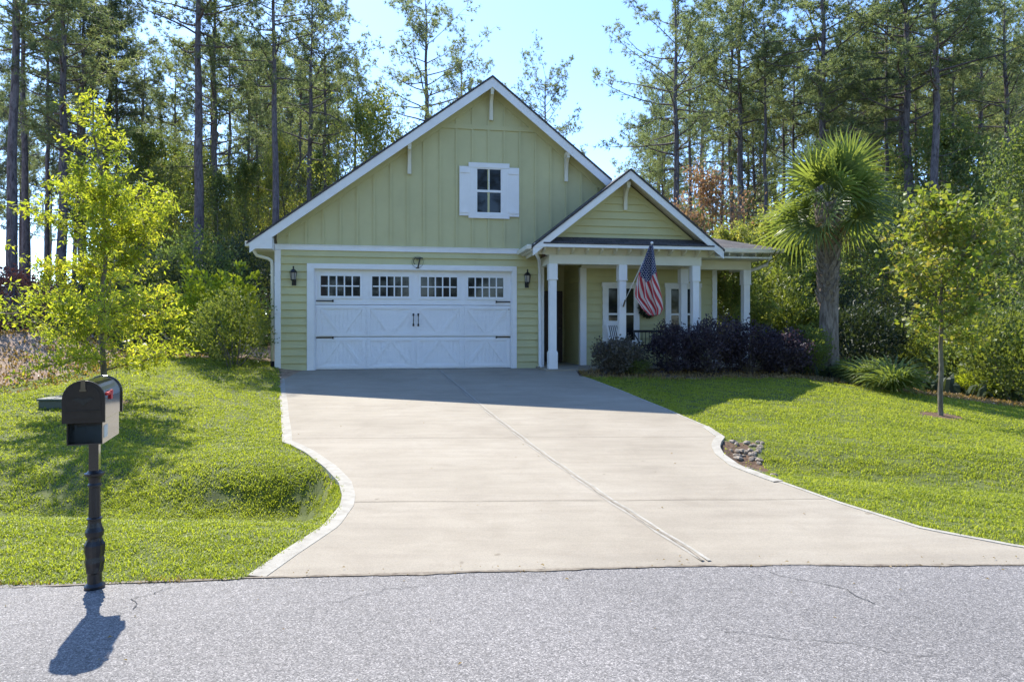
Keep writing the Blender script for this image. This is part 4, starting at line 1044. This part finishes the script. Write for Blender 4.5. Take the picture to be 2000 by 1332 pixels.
# edge-of-woods bushes on the right; the dark leaf tone paints in shaded gaps
E2 = [(1500, 20, 1.1, 2.9, 'shrub_m', 'yellow-green bush behind the end column'), (1565, 19.5, .9, 2.0, 'shrub_m', 'grey-green bush left of the palm trunk'), (1680, 19, 1.2, 2.1, 'shrub_d', 'dark bush right of the palm trunk'),
      (1745, 21, 1.2, 2.4, 'shrub_d', 'dark green bush behind the young maple, left side'), (1850, 18.5, 1.2, 2.1, 'shrub_m', 'grey-green bush behind the maple trunk'), (1935, 17, 1.4, 2.6, 'broad', 'green bush by the lawn edge near the right side'),
      (1990, 15.4, 1.2, 2.2, 'shrub_m', 'pale bush at the right edge above the lawn'), (1900, 15.8, .55, .6, 'shrub_y', 'low lime bush at the lawn edge right of the maple'), (1620, 23, 1.5, 3.4, 'shrub_d', 'tall dark bush directly behind the palm trunk'),
      (1790, 24, 1.8, 3.8, 'shrub_d', 'tall dark bush deep behind the young maple'), (1955, 22, 1.9, 3.9, 'shrub_d', 'big dark green bush behind the right edge bushes'), (1450, 24, 1.7, 3.4, 'shrub_m', 'bush in the gap under the porch roof end')]
for k, (px, D, r, h, mt, lab) in enumerate(E2):
    put(make_shrub(61+k, r, r*.9, h, 5200 if r > .7 else 1800, .11 if r > .7 else .06, mt, name='bush', asp=.5, spiky=.1), X_at(px, D), D, 0, 1, lab, 'bush', 'bushes along the wood edge')
# ---------------------------------------------------------------- the young trees on the lawn
o = make_broad(71, 5.7, .10, 2.05, 58, .045, 'oak', .088, 15, trunk='bark', shape='cone', name='young_tree', clump=.085, asp=.36, el0=.28, n2=4)
put(o, -6.72, 11.0, .6, (.93, .93, .93), 'young yellow-green tree on the left lawn, widest near its base', 'tree')
o = make_broad(73, 3.8, .34, 1.12, 28, .035, 'maple', .085, 5, wob_=.003, trunk='bark', shape='oval', name='young_maple', clump=.15, asp=.85, el0=.2, n2=3)
put(o, 7.38, 11.45, .2, 1, 'young maple with pale trunk standing alone on the right lawn', 'tree')

# ---------------------------------------------------------------- palm
def fan(m, c, d, up, L, R, rs, nf=26, droop=.5):
    """petiole from c along d, then a pleated fan of drooping segments"""
    d = d.normalized(); side = d.cross(up).normalized(); nrm = side.cross(d).normalized()
    if L > 0:
        pts = [c, c+d*L*.5, c+d*L-Vector((0, 0, .04))]; m.tube(pts, [.018, .013, .010], 4, False); b = pts[-1]
    else: b = c
    for k in range(nf):
        a = -1.75+3.5*k/(nf-1); sd = (d*math.cos(a)+side*math.sin(a)).normalized(); lr = R*(1-.18*(abs(a)/1.75)**2)*rs.uniform(.9, 1.08)
        wv = nrm.cross(sd)*.5
        prev = b; wprev = .006; dr = 0
        for q in range(1, 5):
            f = q/4; p = b+sd*lr*f+nrm*(.10*math.sin(f*PI)+(.015 if k % 2 else -.015))-Vector((0, 0, droop*lr*f**2.6*(.5+.5*rs.uniform())))
            wq = [0, .05, .055, .030, .002][q]*(R/1.0 if R < 1 else 1)
            m.quad(tuple(prev-wv*wprev*2), tuple(prev+wv*wprev*2), tuple(p+wv*wq), tuple(p-wv*wq)); prev = p; wprev = wq/2
rs = np.random.RandomState(81)
pmx, pmy = X_at(1617, 16.6), 16.6; pz = gzs(pmx, pmy)
palm = empty('palm_tree', (pmx, pmy, pz), 0, 'stout palm tree with shaggy fan crown right of the porch', 'palm tree')
m = MB(); zs = [-.2, 0, .25, .8, 1.6, 2.3, 3.1, 3.9, 4.3]; rr = [.33, .30, .255, .225, .215, .22, .225, .24, .18]
m.tube([(.03*math.sin(z), .0, z) for z in zs], rr, 18); m.build('trunk', M['palm_bark'], palm, True)
m = MB()
for k in range(150):
    z = 1.75+2.5*k/150; a = k*2.399; r = .205+.025*(z-1.7)
    c = Vector((r*math.cos(a), r*math.sin(a), z)); o_ = Vector((math.cos(a), math.sin(a), 0)); tg = Vector((-math.sin(a), math.cos(a), 0))
    L = rs.uniform(.12, .24); tip_ = c+o_*rs.uniform(.04, .10)+Vector((0, 0, L))+tg*rs.uniform(-.05, .05)
    m.quad(tuple(c-tg*.07), tuple(c+tg*.07), tuple(tip_+tg*.03), tuple(tip_-tg*.03)); m.quad(tuple(c-tg*.07-o_*.03), tuple(c-tg*.07), tuple(tip_-tg*.03), tuple(tip_-tg*.03-o_*.03)); m.quad(tuple(c+tg*.07), tuple(c+tg*.07-o_*.03), tuple(tip_+tg*.03-o_*.03), tuple(tip_+tg*.03))
m.build('leaf_boots', M['palm_bark'], palm)
m = MB()
for k in range(34):
    f = k/33; a = k*2.399+rs.normal()*.15; el = 1.36-1.85*f+rs.normal()*.1
    d = Vector((math.cos(a)*math.cos(el), math.sin(a)*math.cos(el), math.sin(el)))
    up = Vector((0, 0, 1)) if abs(el) < 1.1 else Vector((math.cos(a), math.sin(a), .2))
    up = Matrix.Rotation(rs.uniform(-1.25, 1.25), 3, d) @ up
    fan(m, Vector((0, 0, 4.5-.45*f)), d, up, rs.uniform(.6, .85), rs.uniform(1.0, 1.2), rs, 26, .06+.22*f)
m.build('fronds', M['palm'], palm)
m = MB()
for k in range(9):
    a = k*2.1; el = -1.0+rs.normal()*.15; d = Vector((math.cos(a)*math.cos(el), math.sin(a)*math.cos(el), math.sin(el)))
    fan(m, Vector((0, 0, 3.95)), d, Matrix.Rotation(rs.uniform(-1, 1), 3, d) @ Vector((0, 0, 1)), rs.uniform(.2, .4), rs.uniform(.4, .6), rs, 16, .5)
m.build('dead_fronds', M['weed'], palm)
def palmetto(seed, n, R):
    rs = np.random.RandomState(seed); t = empty('palmetto', (0, 0, 0)); m = MB()
    for k in range(n):
        a = k*2.399; el = rs.uniform(.35, 1.2)
        fan(m, Vector((0, 0, .02)), Vector((math.cos(a)*math.cos(el), math.sin(a)*math.cos(el), math.sin(el))), Vector((0, 0, 1)), rs.uniform(.15, .35), R, rs, 16, .25)
    m.build('fronds', M['palm'], t); return t
pp_ = [(1662, 15.8, 'small fan palm shoot touching the palm trunk on its right'), (1700, 14.9, 'small fan palm plant, middle one right of the palm'), (1745, 14.2, 'small fan palm plant nearest the young maple')]
p0 = palmetto(91, 20, .6)
for k, (px, D, lab) in enumerate(pp_):
    x = X_at(px, D)
    if k == 0: put(p0, x, D, 0, .9, lab, 'palmetto', 'small fan palms by the palm tree')
    else: clone(p0, (x, D, gzs(x, D)), k*1.7, (.95+.15*k,)*3, lab, 'palmetto', 'small fan palms by the palm tree')

# ---------------------------------------------------------------- rocks at the culvert end
rs = np.random.RandomState(95)
for k in range(62):
    f = rs.uniform(0, 1); y = 8.95-f*1.75; x = float(xr(y))+.16+rs.uniform(0, .42)*(1-.3*f); r = rs.uniform(.022, .062)
    m = MB(); n1, n2_ = 7, 5; i0 = 0
    sq = rs.uniform(.6, 1.2, 3)
    for a in range(n2_+1):
        th = PI*a/n2_
        for b in range(n1):
            q = 1+rs.uniform(-.16, .16); m.v.append((r*sq[0]*q*math.sin(th)*math.cos(2*PI*b/n1), r*sq[1]*q*math.sin(th)*math.sin(2*PI*b/n1), r*.62*q*math.cos(th)))
    for a in range(n2_):
        for b in range(n1): i = a*n1+b; j = a*n1+(b+1) % n1; m.f.append((i, i+n1, j+n1, j))
    o = m.build('rock', M['stone']); o.location = (x, y, gzs(x, y)+r*.08); o.rotation_euler = (rs.uniform(-.4, .4), rs.uniform(-.4, .4), rs.uniform(0, 6))
    tag(o, 'pale rock in the little pile beside the driveway curve', 'rock', 'rocks beside the driveway curve')

# ---------------------------------------------------------------- grass
def grass_patch(name, x0, x1, y0, y1, dens_fn, rs, mat, Lf=.027, wf=.007, mask=None, kind='stuff'):
    area = (x1-x0)*(y1-y0); dm = dens_fn[1]; n = int(area*dm)
    x = rs.uniform(x0, x1, n); y = rs.uniform(y0, y1, n)
    dens = dens_fn[0](x, y); k = rs.uniform(0, dm, n) < dens; x, y = x[k], y[k]
    k = mask(x, y); x, y = x[k], y[k]; n = len(x)
    z = gz(x, y); D = np.hypot(x, y)
    cl = vn(x, y, 9, 31)*.7+vn(x, y, 23, 32)*.9+vn(x, y, 2.2, 33)*.35
    L = Lf*(1+.55*cl)*rs.uniform(.6, 1.3, n)*(1+.02*D); wd = wf*rs.uniform(.7, 1.3, n)*(1+.11*np.clip(D-4, 0, 20))
    a = rs.uniform(0, 2*PI, n); lean = rs.uniform(.25, 1.25, n); b = a+PI/2+rs.normal(size=n)*.4
    dx, dy = np.cos(a)*lean, np.sin(a)*lean; nrm = np.sqrt(1+lean**2)
    sx, sy = np.cos(b)*wd/2, np.sin(b)*wd/2
    z = z-.004
    mx_, my_ = x+dx*L*.35/nrm, y+dy*L*.35/nrm; mz = z+L*.62/nrm*1.2
    tx, ty, tz = x+dx*L/nrm*1.05, y+dy*L/nrm*1.05, z+L/nrm*1.0
    V = np.stack([np.stack([x-sx, y-sy, z], 1), np.stack([x+sx, y+sy, z], 1), np.stack([mx_+sx*.8, my_+sy*.8, mz], 1), np.stack([mx_-sx*.8, my_-sy*.8, mz], 1), np.stack([tx, ty, tz], 1)], 1).reshape(-1, 3)
    i = np.arange(n)*5
    T = np.stack([i, i+1, i+2, i, i+2, i+3, i+3, i+2, i+4], 1).reshape(-1, 3)
    o = npmesh(name, V, T, mat); tag(o, kind=kind); return o
rs = np.random.RandomState(101)
def dens(x, y):
    D = np.hypot(x, y); base = np.interp(D, [3.5, 6, 9, 13, 18], [10500, 8500, 4800, 2600, 1500])
    base = base*(1+1.8*np.exp(-((y-6.7)/.6)**2)*((x < -1.4) & (x > -4.2)))
    return base*np.clip(.72+.55*vn(x, y, 5.5, 41)+.7*vn(x, y, 17, 42)+.4*vn(x, y, 34, 43), .2, 1.3)
def mk(x, y):
    ok = (y > road_edge(x)-.02+.03*vn(x, y, 20, 43)) & is_lawn(x, y)
    dl = xl(y)-x; dr = x-xr(y)
    ok &= (dl > -.005+.06*vn(x, y, 11, 44)) | (dr > .005+.04*vn(x, y, 11, 45))
    rk = (dr > 0) & (dr < .55) & (y > 7.2) & (y < 9.0); ok &= ~(rk & (rs.uniform(size=x.shape) < .93))
    ok &= ~((np.hypot(x-7.38, y-11.45) < .3+.1*vn(x, y, 9, 46)))
    ok &= ~((x > -1.3) & (x < 1.6) & (y > 15))
    ok &= np.abs(x) < (y*.80+1.2)
    return ok
g1 = grass_patch('lawn_grass', -10.4, 12.5, 3.8, 17.6, (dens, 26000), rs, M['grass'], mask=mk)
tag(g1, 'sunlit green turf covering both lawns', 'grass')
# dry weeds along the road edge, on the mulch bank and under the hedge
def mk2(x, y):
    e = np.abs(y-road_edge(x)); return (e < .05+.05*vn(x, y, 7, 47)) & (vn(x, y, 5, 48) > -.1) & ~((x > -1.5) & (x < 4) & (vn(x, y, 3, 49) < .25))
o = grass_patch('edge_weeds', -4.5, 5, 3.9, 4.5, (lambda x, y: x*0+3200, 3200), rs, M['weed'], .028, .005, mk2); tag(o, 'dry weeds along the road edge', 'weeds')
def mk3(x, y): return (x < -8.6) & (x > -15) & (vn(x, y, 3, 50)+rs.normal(size=x.shape)*.5 > -.1)
o = grass_patch('bank_weeds', -15, -8.6, 9, 21, (lambda x, y: x*0+420, 420), rs, M['weed'], .055, .012, mk3); tag(o, 'dry straw and weeds on the bank at left', 'weeds')
def mk4(x, y): return (x > 1.6) & (y > lawn_far(x)-.25) & (y < lawn_far(x)+1.2)
o = grass_patch('bed_litter', 1.6, 12.5, 12.5, 17, (lambda x, y: x*0+350, 350), rs, M['weed'], .05, .012, mk4); tag(o, 'leaf litter under the hedge', 'leaf litter')
# forest floor plants, leaf colour kept dark to paint in woodland shade
def mk5(x, y): return (y > lawn_far(x)+.8) & ~((x > -6.5) & (x < 6.6) & (y < 33)) & ((x > 6.6) | (x < -9)) & (np.abs(x) < y*.85)
o = grass_patch('undergrowth', -30, 34, 15, 42, (lambda x, y: 30+60*np.clip(vn(x, y, .9, 60), 0, 1), 90), rs, M['shrub_d'], .26, .06, mk5); tag(o, 'low undergrowth on the woodland floor', 'undergrowth')
# far wood mass
rs = np.random.RandomState(111)
def wood(name, a0, a1, D0, D1, top, n, mat, lab):
    a = rs.uniform(a0, a1, n); D = rs.uniform(D0, D1, n); x = (a-1000)/1300*D
    tp = top*(1+.3*vn(x, D*0, .22, 71)+.14*vn(x, D*0, .9, 72)); z = tp*rs.uniform(0, 1, n)**.8
    P = np.stack([x, D, z], 1); cl = vn(x, z*1.3, .9, 73)+vn(x, z, 2.3, 74)*.7
    P = P[cl+rs.normal(size=n)*.35 > -.12]
    V, T = leaf_mesh(P, .62, rs, asp=.7); o = npmesh(name, V, T, mat); tag(o, lab, 'woods', kind='stuff')
wood('far_woods', 180, 720, 82, 95, 13.5, 26000, M['broad'], 'far leafy woods left of the house')
wood('far_woods', 1290, 2150, 80, 95, 17, 42000, M['broad'], 'far leafy woods right of the house')
wood('far_woods', -150, 200, 85, 120, 7.5, 34000, M['shrub_d'], 'far low dark woods at the left edge')

# fallen leaves and needles on the road and slab
rs = np.random.RandomState(121); n = 420
x = np.concatenate([rs.uniform(-4, 6, 150), rs.uniform(-3.5, 3.5, 120), rs.uniform(-6, 8, 150)]); y = np.concatenate([road_edge(x[:150])+rs.normal(size=150)*.06, rs.uniform(5, 15, 120), rs.uniform(1.5, 4.2, 150)])
k = (y < road_edge(x)) | ((x > xl(y)+.1) & (x < xr(y)-.1)); x, y = x[k], y[k]
P = np.stack([x, y, np.where(y > road_edge(x), zd(y)+.018, rz_(y, x)+.004)], 1)
d = rot_rand(rs, len(P)); d[:, 2] = 0; sd = np.stack([-d[:, 1], d[:, 0], d[:, 2]], 1); L = rs.uniform(.012, .035, (len(P), 1)); wv = rs.uniform(.12, .45, (len(P), 1))*L
up = np.array([0, 0, 1.])*L*.2
V = np.stack([P, P+d*L*.5+sd*wv*.5+up, P+d*L, P+d*L*.5-sd*wv*.5+up], 1).reshape(-1, 3); i = np.arange(len(P))*4
o = npmesh('fallen_leaves', V, np.stack([i, i+1, i+2, i, i+2, i+3], 1).reshape(-1, 3), M['weed']); tag(o, 'dry fallen leaves scattered on road and driveway', 'leaves', kind='stuff')
